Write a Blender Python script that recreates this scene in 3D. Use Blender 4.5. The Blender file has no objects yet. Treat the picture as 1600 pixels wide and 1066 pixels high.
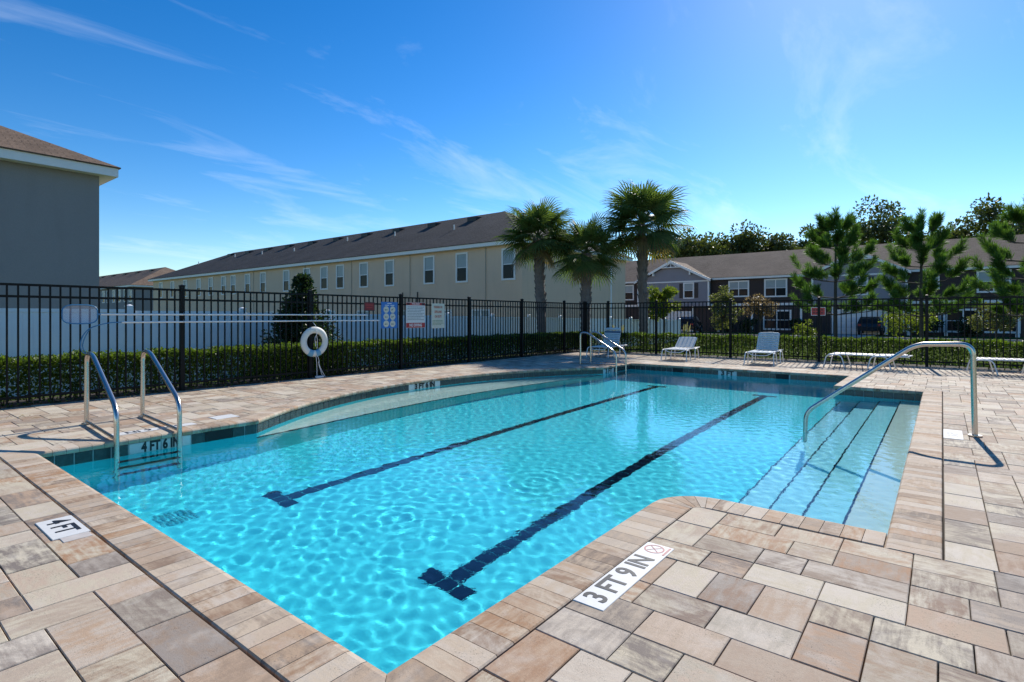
import bpy, math, random
import numpy as np
from mathutils import Vector, Matrix

random.seed(7)
rng = np.random.default_rng(7)
SC = bpy.context.scene
COL = SC.collection
R = math.radians
PI = math.pi

# ------------------------------------------------------------------ camera, sky, sun, exposure
CAM_H = 1.35
FWD = R(38.23)                      # heading measured from the pool's long axis (+X)
cam = bpy.data.cameras.new('camera')
cam.sensor_width = 36.0
cam.lens = 36.0 * 853.0 / 1600.0
cam.shift_y = -(533.0 - 494.0) / 1600.0
cam.clip_start = 0.05
cam.clip_end = 2000.0
cam_o = bpy.data.objects.new('camera', cam)
COL.objects.link(cam_o)
cam_o.location = (0, 0, CAM_H)
cam_o.rotation_euler = (PI / 2, 0, FWD - PI / 2)
SC.camera = cam_o

SUN_AZ = R(6.2)                     # from +X towards +Y
SUN_EL = R(35.0)
world = bpy.data.worlds.new('World')
SC.world = world
world.use_nodes = True
wt = world.node_tree
bg = wt.nodes['Background']
sky = wt.nodes.new('ShaderNodeTexSky')
sky.sky_type = 'NISHITA'
sky.sun_disc = False
sky.sun_elevation = SUN_EL
sky.sun_rotation = PI / 2 - SUN_AZ
sky.air_density = 1.0
sky.dust_density = 0.13
sky.ozone_density = 3.0
hs = wt.nodes.new('ShaderNodeHueSaturation')
hs.inputs['Saturation'].default_value = 1.3
hs.inputs['Hue'].default_value = 0.503
hs.inputs['Value'].default_value = 0.95
def wscale(src, k):
    n_ = wt.nodes.new('ShaderNodeMixRGB'); n_.blend_type = 'MULTIPLY'; n_.inputs[0].default_value = 1.0
    wt.links.new(src, n_.inputs[1]); n_.inputs[2].default_value = (k, k, k, 1); return n_.outputs[0]
gm = wt.nodes.new('ShaderNodeGamma'); gm.inputs['Gamma'].default_value = 1.18      # a contrastier, deeper sky
wt.links.new(wscale(sky.outputs[0], 0.125), gm.inputs['Color'])
wt.links.new(wscale(gm.outputs[0], 8.0), hs.inputs['Color'])
# thin high cirrus
tc = wt.nodes.new('ShaderNodeTexCoord')
sepw = wt.nodes.new('ShaderNodeSeparateXYZ')
wt.links.new(tc.outputs['Generated'], sepw.inputs[0])
def wmath(op, a, b=None):
    n = wt.nodes.new('ShaderNodeMath'); n.operation = op
    for i, v in enumerate((a, b)):
        if v is None: continue
        if isinstance(v, (int, float)): n.inputs[i].default_value = v
        else: wt.links.new(v, n.inputs[i])
    return n.outputs[0]
den = wmath('ADD', wmath('MAXIMUM', sepw.outputs[2], 0.0), 0.12)
cx = wmath('DIVIDE', sepw.outputs[0], den)
cy = wmath('DIVIDE', sepw.outputs[1], den)
comb = wt.nodes.new('ShaderNodeCombineXYZ')
wt.links.new(cx, comb.inputs[0]); wt.links.new(cy, comb.inputs[1])
mp = wt.nodes.new('ShaderNodeMapping'); mp.vector_type = 'POINT'
mp.inputs['Rotation'].default_value = (0, 0, R(62)); mp.inputs['Scale'].default_value = (0.5, 1.3, 1); mp.inputs['Location'].default_value = (8.3, 4.1, 0)
wt.links.new(comb.outputs[0], mp.inputs[0])
cn = wt.nodes.new('ShaderNodeTexNoise'); cn.inputs['Scale'].default_value = 1.7; cn.inputs['Detail'].default_value = 11
cn.inputs['Roughness'].default_value = 0.62; cn.inputs['Distortion'].default_value = 0.6
wt.links.new(mp.outputs[0], cn.inputs['Vector'])
cr = wt.nodes.new('ShaderNodeValToRGB')
cr.color_ramp.elements[0].position = 0.53; cr.color_ramp.elements[0].color = (0, 0, 0, 1)
cr.color_ramp.elements[1].position = 0.90; cr.color_ramp.elements[1].color = (0.34, 0.34, 0.34, 1)
wt.links.new(cn.outputs[0], cr.inputs[0])
cmix = wt.nodes.new('ShaderNodeMixRGB')
wt.links.new(cr.outputs[0], cmix.inputs[0]); wt.links.new(hs.outputs[0], cmix.inputs[1])
cmix.inputs[2].default_value = (7.5, 7.9, 8.6, 1)
wt.links.new(cmix.outputs[0], bg.inputs[0])
bg.inputs[1].default_value = 0.135

sun = bpy.data.lights.new('sun', 'SUN')
sun.energy = 4.7
sun.angle = R(0.53)
sun.color = (1.0, 0.95, 0.87)
sun.cycles.is_caustics_light = True
sun_o = bpy.data.objects.new('sun', sun)
COL.objects.link(sun_o)
sun_o.rotation_euler = (PI / 2 - SUN_EL, 0, SUN_AZ + PI / 2)

vs = SC.view_settings
vs.view_transform = 'Standard'; vs.look = 'None'; vs.gamma = 1.0; vs.exposure = 0.38
vs.use_curve_mapping = False
SC.cycles.use_denoising = True
SC.cycles.max_bounces = 10
SC.cycles.transparent_max_bounces = 24
SC.cycles.sample_clamp_indirect = 6.0

# ------------------------------------------------------------------ picture <-> place
FPX = 853.0; CXP = 800.0; HYP = 494.0
FW = (math.cos(FWD), math.sin(FWD)); RT = (math.sin(FWD), -math.cos(FWD))
def ray(px):
    t = (px - CXP) / FPX
    return FW[0] + RT[0] * t, FW[1] + RT[1] * t
def on_y(px, y):
    dx, dy = ray(px); return y / dy * dx
def on_x(px, x):
    dx, dy = ray(px); return x / dx * dy
def at_d(px, d):
    dx, dy = ray(px); return dx * d, dy * d
def z_at(x, y, py):
    d = x * FW[0] + y * FW[1]; return CAM_H - (py - HYP) * d / FPX

# ------------------------------------------------------------------ materials
MATS = {}
class NT:
    """small helper for building node trees"""
    def __init__(s, name):
        s.m = bpy.data.materials.new(name); s.m.use_nodes = True
        s.t = s.m.node_tree; s.t.nodes.clear()
        s.out = s.t.nodes.new('ShaderNodeOutputMaterial')
    def n(s, typ, **kw):
        nd = s.t.nodes.new(typ)
        for k, v in kw.items(): setattr(nd, k, v)
        return nd
    def put(s, sock, v):
        if hasattr(v, 'is_output'): s.t.links.new(v, sock)
        elif isinstance(v, (tuple, list)) and len(v) == 3 and sock.type == 'RGBA': sock.default_value = (*v, 1)
        else: sock.default_value = v
    def math(s, op, a, b=None, clamp=False):
        nd = s.n('ShaderNodeMath', operation=op, use_clamp=clamp)
        s.put(nd.inputs[0], a)
        if b is not None: s.put(nd.inputs[1], b)
        return nd.outputs[0]
    def mix(s, f, a, b, mode='MIX'):
        nd = s.n('ShaderNodeMixRGB', blend_type=mode)
        s.put(nd.inputs[0], f); s.put(nd.inputs[1], a); s.put(nd.inputs[2], b)
        return nd.outputs[0]
    def noise(s, vec, scale, detail=3, rough=0.55, dist=0.0):
        nd = s.n('ShaderNodeTexNoise')
        if vec is not None: s.put(nd.inputs['Vector'], vec)
        nd.inputs['Scale'].default_value = scale; nd.inputs['Detail'].default_value = detail
        nd.inputs['Roughness'].default_value = rough; nd.inputs['Distortion'].default_value = dist
        return nd.outputs[0]
    def ramp(s, v, stops):
        nd = s.n('ShaderNodeValToRGB'); cr = nd.color_ramp
        while len(cr.elements) < len(stops): cr.elements.new(0.5)
        for e, (p, c) in zip(cr.elements, stops):
            e.position = p; e.color = (*c, 1) if isinstance(c, (tuple, list)) else (c, c, c, 1)
        s.put(nd.inputs[0], v); return nd.outputs[0]
    def mapping(s, vec, scale=(1, 1, 1), rot=(0, 0, 0)):
        nd = s.n('ShaderNodeMapping'); s.put(nd.inputs[0], vec)
        nd.inputs['Scale'].default_value = scale; nd.inputs['Rotation'].default_value = rot
        return nd.outputs[0]
    def vmath(s, op, a, b):
        nd = s.n('ShaderNodeVectorMath', operation=op); s.put(nd.inputs[0], a); s.put(nd.inputs[1], b)
        return nd.outputs[0]
    def pos(s): return s.n('ShaderNodeNewGeometry').outputs['Position']
    def obj(s): return s.n('ShaderNodeTexCoord').outputs['Object']
    def bump(s, h, strength=0.3, dist=0.01):
        nd = s.n('ShaderNodeBump'); nd.inputs['Strength'].default_value = strength
        nd.inputs['Distance'].default_value = dist; s.put(nd.inputs['Height'], h); return nd.outputs[0]
    def bsdf(s, col, rough=0.6, metal=0.0, normal=None, spec=0.5, **kw):
        b = s.n('ShaderNodeBsdfPrincipled')
        s.put(b.inputs['Base Color'], col); s.put(b.inputs['Roughness'], rough)
        b.inputs['Metallic'].default_value = metal
        b.inputs['Specular IOR Level'].default_value = spec
        if normal is not None: s.put(b.inputs['Normal'], normal)
        for k, v in kw.items(): s.put(b.inputs[k], v)
        s.t.links.new(b.outputs[0], s.out.inputs[0]); return b
    def done(s): return s.m

def plain(name, col, rough=0.6, metal=0.0, var=0.12, scale=6.0, bump=0.0, bscale=60.0, spec=0.5):
    if name in MATS: return MATS[name]
    t = NT(name); p = t.pos()
    n1 = t.noise(p, scale, 4)
    f = t.math('MULTIPLY', t.math('SUBTRACT', n1, 0.5), 2 * var)
    v = t.math('ADD', f, 1.0)
    cc = t.n('ShaderNodeCombineXYZ'); t.put(cc.inputs[0], v); t.put(cc.inputs[1], v); t.put(cc.inputs[2], v)
    c = t.mix(1.0, col, cc.outputs[0], 'MULTIPLY')
    nm = t.bump(t.noise(p, bscale, 4), bump, 0.01) if bump else None
    t.bsdf(c, rough, metal, nm, spec)
    MATS[name] = t.done(); return MATS[name]

def stone_mat(name, tones, stain, streak, spec=0.25):
    """mottled concrete paving: every piece has its own tone, blotches and streaks"""
    t = NT(name); p = t.pos()
    oi = t.n('ShaderNodeObjectInfo').outputs['Random']
    isl = t.n('ShaderNodeNewGeometry').outputs['Random Per Island']
    cv = t.n('ShaderNodeCombineXYZ'); t.put(cv.inputs[0], t.math('MULTIPLY', oi, 91.7)); t.put(cv.inputs[1], t.math('MULTIPLY', isl, 57.3))
    wn = t.n('ShaderNodeTexWhiteNoise', noise_dimensions='3D'); t.put(wn.inputs['Vector'], cv.outputs[0])
    sp = t.n('ShaderNodeSeparateColor'); t.put(sp.inputs[0], wn.outputs['Color'])
    r1, r2, r3 = sp.outputs[0], sp.outputs[1], sp.outputs[2]
    off = t.vmath('MULTIPLY', wn.outputs['Color'], (37.0, 29.0, 11.0))
    q = t.vmath('ADD', p, off)
    base = t.ramp(r1, tones)
    alt = t.ramp(r2, stain)
    blotch = t.noise(q, 4.2, 7, 0.72, 0.9)
    sA = t.noise(t.mapping(q, (5, 34, 5)), 1.0, 4, 0.6, 0.3)
    sB = t.noise(t.mapping(q, (34, 5, 5)), 1.0, 4, 0.6, 0.3)
    pick = t.math('GREATER_THAN', r3, 0.5) if streak is None else float(streak)
    st = t.mix(pick, sA, sB)
    f = t.ramp(t.math('ADD', t.math('MULTIPLY', blotch, 0.62), t.math('MULTIPLY', st, 0.38)), [(0.425, 0.0), (0.57, 1.0)])
    c = t.mix(f, base, alt)
    pale = t.ramp(t.noise(q, 5.5, 5, 0.6, 0.4), [(0.52, 0.0), (0.72, 0.4)])
    c = t.mix(pale, c, (0.62, 0.56, 0.48))
    spk = t.ramp(t.noise(p, 130, 3, 0.7), [(0.58, 0.0), (0.66, 1.0)])
    clump = t.ramp(t.noise(q, 7, 3), [(0.46, 0.0), (0.64, 0.85)])
    c = t.mix(t.math('MULTIPLY', spk, clump), c, (0.10, 0.085, 0.07))
    dirt = t.ramp(t.noise(p, 0.9, 7, 0.72, 0.8), [(0.50, 0.0), (0.74, 0.42)])
    c = t.mix(dirt, c, (0.27, 0.215, 0.165))
    grain = t.noise(p, 320, 2, 0.6)
    c = t.mix(t.math('MULTIPLY', t.math('SUBTRACT', grain, 0.35), 0.5, True), c, (0.20, 0.16, 0.13))
    h = t.math('ADD', t.math('MULTIPLY', grain, 0.5), t.noise(p, 45, 5, 0.7))
    t.bsdf(c, 0.82, 0, t.bump(h, 0.35, 0.006), spec)
    return t.done()

M_PAVER = stone_mat('paver_concrete',
    [(0.0, (0.61, 0.535, 0.40)), (0.54, (0.55, 0.465, 0.33)), (0.66, (0.43, 0.37, 0.285)), (0.74, (0.48, 0.33, 0.215)), (0.87, (0.31, 0.26, 0.215)), (1.0, (0.60, 0.51, 0.40))],
    [(0.0, (0.22, 0.185, 0.155)), (0.35, (0.36, 0.25, 0.165)), (0.62, (0.64, 0.56, 0.45)), (0.85, (0.40, 0.225, 0.12)), (1.0, (0.20, 0.165, 0.14))], None)
M_COPING = stone_mat('coping_concrete',
    [(0.0, (0.58, 0.475, 0.35)), (0.45, (0.52, 0.39, 0.265)), (0.75, (0.44, 0.305, 0.195)), (1.0, (0.56, 0.475, 0.37))],
    [(0.0, (0.21, 0.16, 0.12)), (0.35, (0.40, 0.225, 0.115)), (0.6, (0.60, 0.51, 0.40)), (1.0, (0.27, 0.19, 0.13))], None)
M_BED = plain('joint_sand', (0.06, 0.05, 0.042), 0.95, var=0.4, scale=30)
M_STEEL = None
def steel():
    t = NT('brushed_steel'); p = t.pos()
    t.bsdf(t.mix(t.noise(p, 9, 3), (0.62, 0.56, 0.50), (0.52, 0.48, 0.44)), 0.27, 1.0)
    return t.done()
M_STEEL = steel()
M_BLACK = plain('black_powder_coat', (0.008, 0.0075, 0.007), 0.55, var=0.2, spec=0.2)
M_VINYL = plain('white_vinyl', (0.86, 0.86, 0.85), 0.45, var=0.05, scale=2)
M_WHITE = plain('white_paint', (0.78, 0.77, 0.74), 0.5, var=0.05)
M_LETTER = plain('black_lettering', (0.015, 0.015, 0.016), 0.5, var=0.1)
M_MARK = plain('marker_white', (0.68, 0.67, 0.63), 0.5, var=0.10, scale=25)
M_RED = plain('sign_red', (0.42, 0.035, 0.03), 0.45, var=0.06)
M_DKRED = plain('sign_dark_red', (0.20, 0.012, 0.014), 0.45, var=0.06)
M_BLUE = plain('sign_blue', (0.03, 0.17, 0.50), 0.45, var=0.06)
M_CREAM = plain('sign_cream', (0.66, 0.62, 0.50), 0.5, var=0.05)
M_GREYTXT = plain('sign_grey_print', (0.16, 0.17, 0.17), 0.6, var=0.1)
M_GREENTXT = plain('sign_green_print', (0.17, 0.25, 0.10), 0.6, var=0.1)
M_REDTXT = plain('sign_red_print', (0.50, 0.13, 0.08), 0.6, var=0.1)
M_STRAP = plain('white_strap', (0.72, 0.71, 0.67), 0.5, var=0.06)
M_STRAPB = plain('pale_blue_strap', (0.50, 0.60, 0.62), 0.5, var=0.06)
M_BLUEPL = plain('blue_plastic', (0.05, 0.20, 0.38), 0.4, var=0.08)
M_ROPE = plain('white_rope', (0.68, 0.68, 0.70), 0.8, var=0.1, scale=40)
M_BUOY = plain('buoy_shell', (0.72, 0.70, 0.64), 0.5, var=0.08, scale=12)
M_PLASTER = plain('water_tinted_deep_plaster', (0.045, 0.68, 0.76), 0.7, var=0.06, scale=2.5)  # light absorbed by deep water is put into the floor and wall colour
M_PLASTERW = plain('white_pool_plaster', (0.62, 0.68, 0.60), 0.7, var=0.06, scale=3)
M_PLASTERA = plain('water_tinted_step_plaster', (0.30, 0.70, 0.76), 0.7, var=0.06, scale=3)  # weaker water absorption tint put into the lower steps' plaster colour
M_LANE = plain('navy_lane_tile', (0.004, 0.010, 0.028), 0.8, var=0.3, scale=20, spec=0.0)
M_WLT = None
def wlt():
    t = NT('dark_green_glazed_tile'); p = t.pos()
    oi = t.n('ShaderNodeObjectInfo').outputs['Random']
    c = t.ramp(oi, [(0.0, (0.012, 0.034, 0.036)), (0.5, (0.02, 0.05, 0.05)), (1.0, (0.03, 0.04, 0.045))])
    c = t.mix(t.ramp(t.noise(p, 16, 5, 0.7), [(0.45, 0.0), (0.7, 0.6)]), c, (0.06, 0.10, 0.09))
    t.bsdf(c, 0.25, 0, t.bump(t.noise(p, 30, 3), 0.2, 0.01)); return t.done()
M_WLT = wlt()
M_GROUT = plain('pale_grout', (0.42, 0.46, 0.44), 0.85, var=0.1, scale=20)
M_DARK = plain('dark_recess', (0.006, 0.007, 0.008), 0.6, var=0.1)

def glass_mat():
    t = NT('window_glass'); p = t.pos()
    t.bsdf(t.mix(t.noise(p, 0.7, 2), (0.010, 0.013, 0.016), (0.02, 0.026, 0.03)), 0.08, 0, None, 0.12); return t.done()
M_GLASS = glass_mat()
M_BLIND = plain('window_blind', (0.30, 0.36, 0.36), 0.35, var=0.15, scale=3)

def stucco(name, col):
    t = NT(name); p = t.pos()
    n = t.noise(p, 0.6, 4); n2 = t.noise(t.mapping(p, (3, 3, 0.4)), 1.0, 4)
    c = t.mix(t.ramp(t.noise(p, 55, 3, 0.7), [(0.4, 0.0), (0.7, 0.35)]), col, tuple(v * 0.7 for v in col))
    c = t.mix(t.ramp(n, [(0.35, 0.0), (0.7, 0.35)]), c, tuple(v * 0.82 for v in col))
    c = t.mix(t.ramp(n2, [(0.5, 0.0), (0.75, 0.25)]), c, tuple(v * 0.75 for v in col))
    t.bsdf(c, 0.9, 0, t.bump(t.noise(p, 28, 4, 0.7), 0.4, 0.02), 0.2); return t.done()
M_TAN = stucco('tan_stucco', (0.80, 0.585, 0.41))
M_TAN2 = stucco('greige_stucco', (0.42, 0.38, 0.30))
M_GREY = stucco('blue_grey_stucco', (0.30, 0.285, 0.275))
def shingle(name, c1, c2, axis=0):
    t = NT(name); p = t.pos()
    b = t.n('ShaderNodeTexBrick'); b.offset = 0.5
    mpv = t.mapping(p, (1, 1, 1), (0, 0, R(90) if axis else 0)); t.put(b.inputs['Vector'], mpv)
    b.inputs['Scale'].default_value = 1.0; b.inputs['Brick Width'].default_value = 0.32; b.inputs['Row Height'].default_value = 0.14
    b.inputs['Mortar Size'].default_value = 0.012; b.inputs['Bias'].default_value = 0.0
    b.inputs['Color1'].default_value = (*c1, 1); b.inputs['Color2'].default_value = (*c2, 1); b.inputs['Mortar'].default_value = (*[v * 0.45 for v in c1], 1)
    c = t.mix(t.ramp(t.noise(p, 0.5, 5), [(0.35, 0.0), (0.7, 0.5)]), b.outputs[0], tuple(v * 1.35 for v in c2))
    c = t.mix(t.math('MULTIPLY', t.noise(p, 14, 4, 0.7), 0.5), c, tuple(v * 0.5 for v in c1))
    t.bsdf(c, 0.92, 0, t.bump(t.noise(p, 9, 4, 0.7), 0.6, 0.04), 0.15); return t.done()
M_ROOFB = shingle('brown_shingle', (0.15, 0.105, 0.075), (0.22, 0.155, 0.11), 0)
M_ROOFD = shingle('charcoal_shingle', (0.048, 0.044, 0.042), (0.082, 0.075, 0.071), 1)
M_ROOFR = shingle('weathered_brown_shingle', (0.155, 0.105, 0.075), (0.23, 0.165, 0.12), 1)
M_SIDED = plain('dark_brown_siding', (0.040, 0.026, 0.022), 0.7, var=0.2, scale=2)
M_SIDEG = plain('slate_grey_siding', (0.25, 0.24, 0.26), 0.7, var=0.1, scale=2)
M_TRIM = plain('white_trim', (0.84, 0.82, 0.77), 0.55, var=0.05)

def leaf_mat(name, c1, c2, trans=0.45, gloss=0.25):
    t = NT(name); p = t.pos()
    isl = t.n('ShaderNodeNewGeometry').outputs['Random Per Island']
    f = t.math('ADD', t.math('MULTIPLY', isl, 0.7), t.math('MULTIPLY', t.noise(p, 1.7, 3), 0.4), True)
    c = t.mix(f, c1, c2)
    b = t.n('ShaderNodeBsdfPrincipled'); t.put(b.inputs['Base Color'], c); b.inputs['Roughness'].default_value = 0.5
    b.inputs['Specular IOR Level'].default_value = gloss
    tr = t.n('ShaderNodeBsdfTranslucent'); t.put(tr.inputs[0], t.mix(1.0, c, (1.25, 1.3, 0.55), 'MULTIPLY'))
    mx = t.n('ShaderNodeMixShader'); mx.inputs[0].default_value = trans
    t.t.links.new(b.outputs[0], mx.inputs[1]); t.t.links.new(tr.outputs[0], mx.inputs[2])
    t.t.links.new(mx.outputs[0], t.out.inputs[0]); return t.done()
M_HEDGE = leaf_mat('hedge_leaf', (0.016, 0.045, 0.008), (0.155, 0.225, 0.028), 0.45, 0.4)
M_PALM = leaf_mat('palm_frond', (0.045, 0.085, 0.024), (0.14, 0.19, 0.060), 0.42, 0.3)
M_PALMDRY = leaf_mat('dry_palm_frond', (0.16, 0.11, 0.05), (0.26, 0.19, 0.09), 0.35, 0.3)
M_PINE = leaf_mat('pine_needle', (0.030, 0.095, 0.022), (0.14, 0.24, 0.05), 0.45, 0.4)
M_OAK = leaf_mat('oak_leaf', (0.026, 0.044, 0.012), (0.13, 0.15, 0.045), 0.35, 0.4)
M_YELLOWG = leaf_mat('yellow_green_leaf', (0.10, 0.15, 0.02), (0.22, 0.26, 0.04), 0.45, 0.3)
M_OLIVE = leaf_mat('olive_leaf', (0.085, 0.10, 0.035), (0.19, 0.20, 0.08), 0.4, 0.3)
M_PINK = leaf_mat('faded_pink_leaf', (0.13, 0.10, 0.07), (0.30, 0.20, 0.16), 0.4, 0.3)
M_EVER = leaf_mat('dark_evergreen_leaf', (0.010, 0.024, 0.010), (0.042, 0.075, 0.022), 0.3, 0.4)
M_GRASSB = leaf_mat('grass_blade', (0.05, 0.10, 0.015), (0.15, 0.2, 0.04), 0.4, 0.2)
M_PLUME = leaf_mat('grass_plume', (0.55, 0.5, 0.4), (0.7, 0.65, 0.55), 0.5, 0.1)
M_DRYT = plain('dry_twig', (0.36, 0.28, 0.14), 0.9, var=0.3, scale=30)
M_BARK = plain('bark', (0.10, 0.078, 0.06), 0.95, var=0.35, scale=12, bump=0.6, bscale=30)
M_PALMT = plain('palm_trunk_bark', (0.19, 0.15, 0.13), 0.95, var=0.45, scale=9, bump=0.8, bscale=24)
M_SOIL = plain('mulch', (0.035, 0.025, 0.018), 0.98, var=0.5, scale=18, bump=0.7, bscale=50)
def ground_mat():
    t = NT('lawn'); p = t.pos()
    c = t.mix(t.noise(p, 0.35, 5), (0.055, 0.085, 0.022), (0.10, 0.13, 0.04))
    c = t.mix(t.ramp(t.noise(p, 9, 5, 0.7), [(0.4, 0.0), (0.7, 0.6)]), c, (0.13, 0.15, 0.06))
    t.bsdf(c, 0.95, 0, t.bump(t.noise(p, 60, 3, 0.7), 0.8, 0.04), 0.0); return t.done()
M_LAWN = ground_mat()
M_ASPH = plain('asphalt', (0.055, 0.054, 0.052), 0.9, var=0.2, scale=4, bump=0.3)
M_CONC = plain('concrete_path', (0.38, 0.36, 0.33), 0.9, var=0.15, scale=2)
M_CARP = plain('black_car_paint', (0.010, 0.011, 0.013), 0.12, var=0.05)
M_CARG = plain('charcoal_car_paint', (0.022, 0.023, 0.026), 0.15, var=0.05)
M_TYRE = plain('tyre_rubber', (0.015, 0.015, 0.015), 0.85, var=0.1)
M_ALLOY = plain('wheel_alloy', (0.45, 0.45, 0.46), 0.35, 0.9, var=0.05)
M_TAIL = plain('tail_lamp_red', (0.30, 0.01, 0.012), 0.25, var=0.05)

# ------------------------------------------------------------------ mesh helpers
def mesh_obj(name, v, f, mat, parent=None, smooth=False, link=True):
    me = bpy.data.meshes.new(name)
    me.from_pydata([tuple(p) for p in v] if not isinstance(v, np.ndarray) else v.tolist(), [], f if isinstance(f, list) else f.tolist())
    for m in (mat if isinstance(mat, (list, tuple)) else [mat]): me.materials.append(m)
    if smooth: me.polygons.foreach_set('use_smooth', [True] * len(me.polygons))
    me.update()
    o = bpy.data.objects.new(name, me)
    COL.objects.link(o)
    if parent is not None: o.parent = parent
    return o

class MB:
    """collects simple solids into one mesh"""
    def __init__(s): s.v = []; s.f = []; s.sm = []
    def add(s, v, f, smooth=False):
        b = len(s.v); s.v += [tuple(p) for p in v]
        s.f += [tuple(i + b for i in q) for q in f]; s.sm += [smooth] * len(f); return s
    def box(s, a, b):
        x0, y0, z0 = a; x1, y1, z1 = b
        return s.add([(x0, y0, z0), (x1, y0, z0), (x1, y1, z0), (x0, y1, z0), (x0, y0, z1), (x1, y0, z1), (x1, y1, z1), (x0, y1, z1)],
                     [(0, 3, 2, 1), (4, 5, 6, 7), (0, 1, 5, 4), (1, 2, 6, 5), (2, 3, 7, 6), (3, 0, 4, 7)])
    def cham(s, a, b, c=0.004):
        """box with a chamfered top"""
        x0, y0, z0 = a; x1, y1, z1 = b
        v = [(x0, y0, z0), (x1, y0, z0), (x1, y1, z0), (x0, y1, z0), (x0, y0, z1 - c), (x1, y0, z1 - c), (x1, y1, z1 - c), (x0, y1, z1 - c),
             (x0 + c, y0 + c, z1), (x1 - c, y0 + c, z1), (x1 - c, y1 - c, z1), (x0 + c, y1 - c, z1)]
        return s.add(v, [(8, 9, 10, 11), (4, 5, 9, 8), (5, 6, 10, 9), (6, 7, 11, 10), (7, 4, 8, 11), (0, 1, 5, 4), (1, 2, 6, 5), (2, 3, 7, 6), (3, 0, 4, 7)])
    def tube(s, pts, r, seg=8, caps=True, smooth=True):
        pts = [Vector(p) for p in pts]; n = len(pts)
        rr = r if isinstance(r, (list, tuple)) else [r] * n
        tans = [((pts[min(i + 1, n - 1)] - pts[max(i - 1, 0)]).normalized()) for i in range(n)]
        up = Vector((0, 0, 1)) if abs(tans[0].z) < 0.9 else Vector((1, 0, 0))
        nrm = (up - tans[0] * up.dot(tans[0])).normalized()
        v = []
        for i in range(n):
            nrm = nrm - tans[i] * nrm.dot(tans[i])
            nrm = nrm.normalized() if nrm.length > 1e-6 else tans[i].orthogonal().normalized()
            bi = tans[i].cross(nrm)
            for k in range(seg):
                a = 2 * PI * k / seg
                v.append(pts[i] + (nrm * math.cos(a) + bi * math.sin(a)) * rr[i])
        f = []
        for i in range(n - 1):
            for k in range(seg):
                k2 = (k + 1) % seg
                f.append((i * seg + k, i * seg + k2, (i + 1) * seg + k2, (i + 1) * seg + k))
        s.add(v, f, smooth)
        if caps:
            s.add(v[:seg], [tuple(range(seg))[::-1]]); s.add(v[-seg:], [tuple(range(seg))])
        return s
    def cyl(s, c, r, z0, z1, seg=16):
        return s.tube([(c[0], c[1], z0), (c[0], c[1], z1)], r, seg)
    def prism(s, poly, z0, z1):
        n = len(poly)
        v = [(x, y, z0) for x, y in poly] + [(x, y, z1) for x, y in poly]
        return s.add(v, [tuple(range(n))[::-1], tuple(range(n, 2 * n))] + [(i, (i + 1) % n, n + (i + 1) % n, n + i) for i in range(n)])
    def build(s, name, mat, parent=None):
        o = mesh_obj(name, s.v, s.f, mat, parent)
        o.data.polygons.foreach_set('use_smooth', s.sm); o.data.update()
        return o

def fillet(pts, rad, n=6):
    """round the inner corners of a 3-D path"""
    pts = [Vector(p) for p in pts]; out = [pts[0]]
    for i in range(1, len(pts) - 1):
        a, b, c = pts[i - 1], pts[i], pts[i + 1]
        d = min(rad, (a - b).length * 0.48, (c - b).length * 0.48)
        p, q = b + (a - b).normalized() * d, b + (c - b).normalized() * d
        for k in range(n + 1):
            t = k / n
            out.append(p * (1 - t) ** 2 + b * 2 * t * (1 - t) + q * t * t)
    out.append(pts[-1]); return out

def tag(o, label=None, cat=None, group=None, kind=None):
    if label: o['label'] = label
    if cat: o['category'] = cat
    if group: o['group'] = group
    if kind: o['kind'] = kind
    return o
def empty(name, loc=(0, 0, 0), rz=0.0, parent=None):
    o = bpy.data.objects.new(name, None); COL.objects.link(o)
    o.location = loc; o.rotation_euler = (0, 0, rz); o.empty_display_size = 0.1
    if parent is not None: o.parent = parent
    return o
def inst(src, name, loc, rot=(0, 0, 0), parent=None, scale=(1, 1, 1)):
    o = bpy.data.objects.new(name, src if isinstance(src, bpy.types.Mesh) else src.data); COL.objects.link(o)
    o.location = loc; o.rotation_euler = rot; o.scale = scale
    if parent is not None: o.parent = parent
    return o
def copy_tree(o, parent=None):
    c = o.copy(); COL.objects.link(c); c.parent = parent
    for ch in list(o.children): copy_tree(ch, c)
    return c

def text_obj(name, s, size, mat, parent, M, bold=0.03, ext=0.0008, squeeze=1.0):
    cu = bpy.data.curves.new(name, 'FONT'); cu.body = s; cu.size = size
    cu.align_x = 'CENTER'; cu.align_y = 'CENTER'; cu.offset = bold * size; cu.extrude = ext; cu.resolution_u = 3
    tmp = bpy.data.objects.new(name, cu); COL.objects.link(tmp)
    dg = bpy.context.evaluated_depsgraph_get()
    me = bpy.data.meshes.new_from_object(tmp.evaluated_get(dg))
    bpy.data.objects.remove(tmp); bpy.data.curves.remove(cu)
    me.materials.clear(); me.materials.append(mat)
    me.transform(Matrix.Diagonal((squeeze, 1, 1, 1)))
    o = bpy.data.objects.new(name, me); COL.objects.link(o); o.matrix_world = M
    if parent is not None: o.parent = parent; o.matrix_local = M
    return o
def frame(o, ux, uy):
    """matrix with origin o, text direction ux, text up uy"""
    ux = Vector(ux).normalized(); uy = Vector(uy).normalized(); n = ux.cross(uy)
    return Matrix(((ux.x, uy.x, n.x, o[0]), (ux.y, uy.y, n.y, o[1]), (ux.z, uy.z, n.z, o[2]), (0, 0, 0, 1)))

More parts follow.
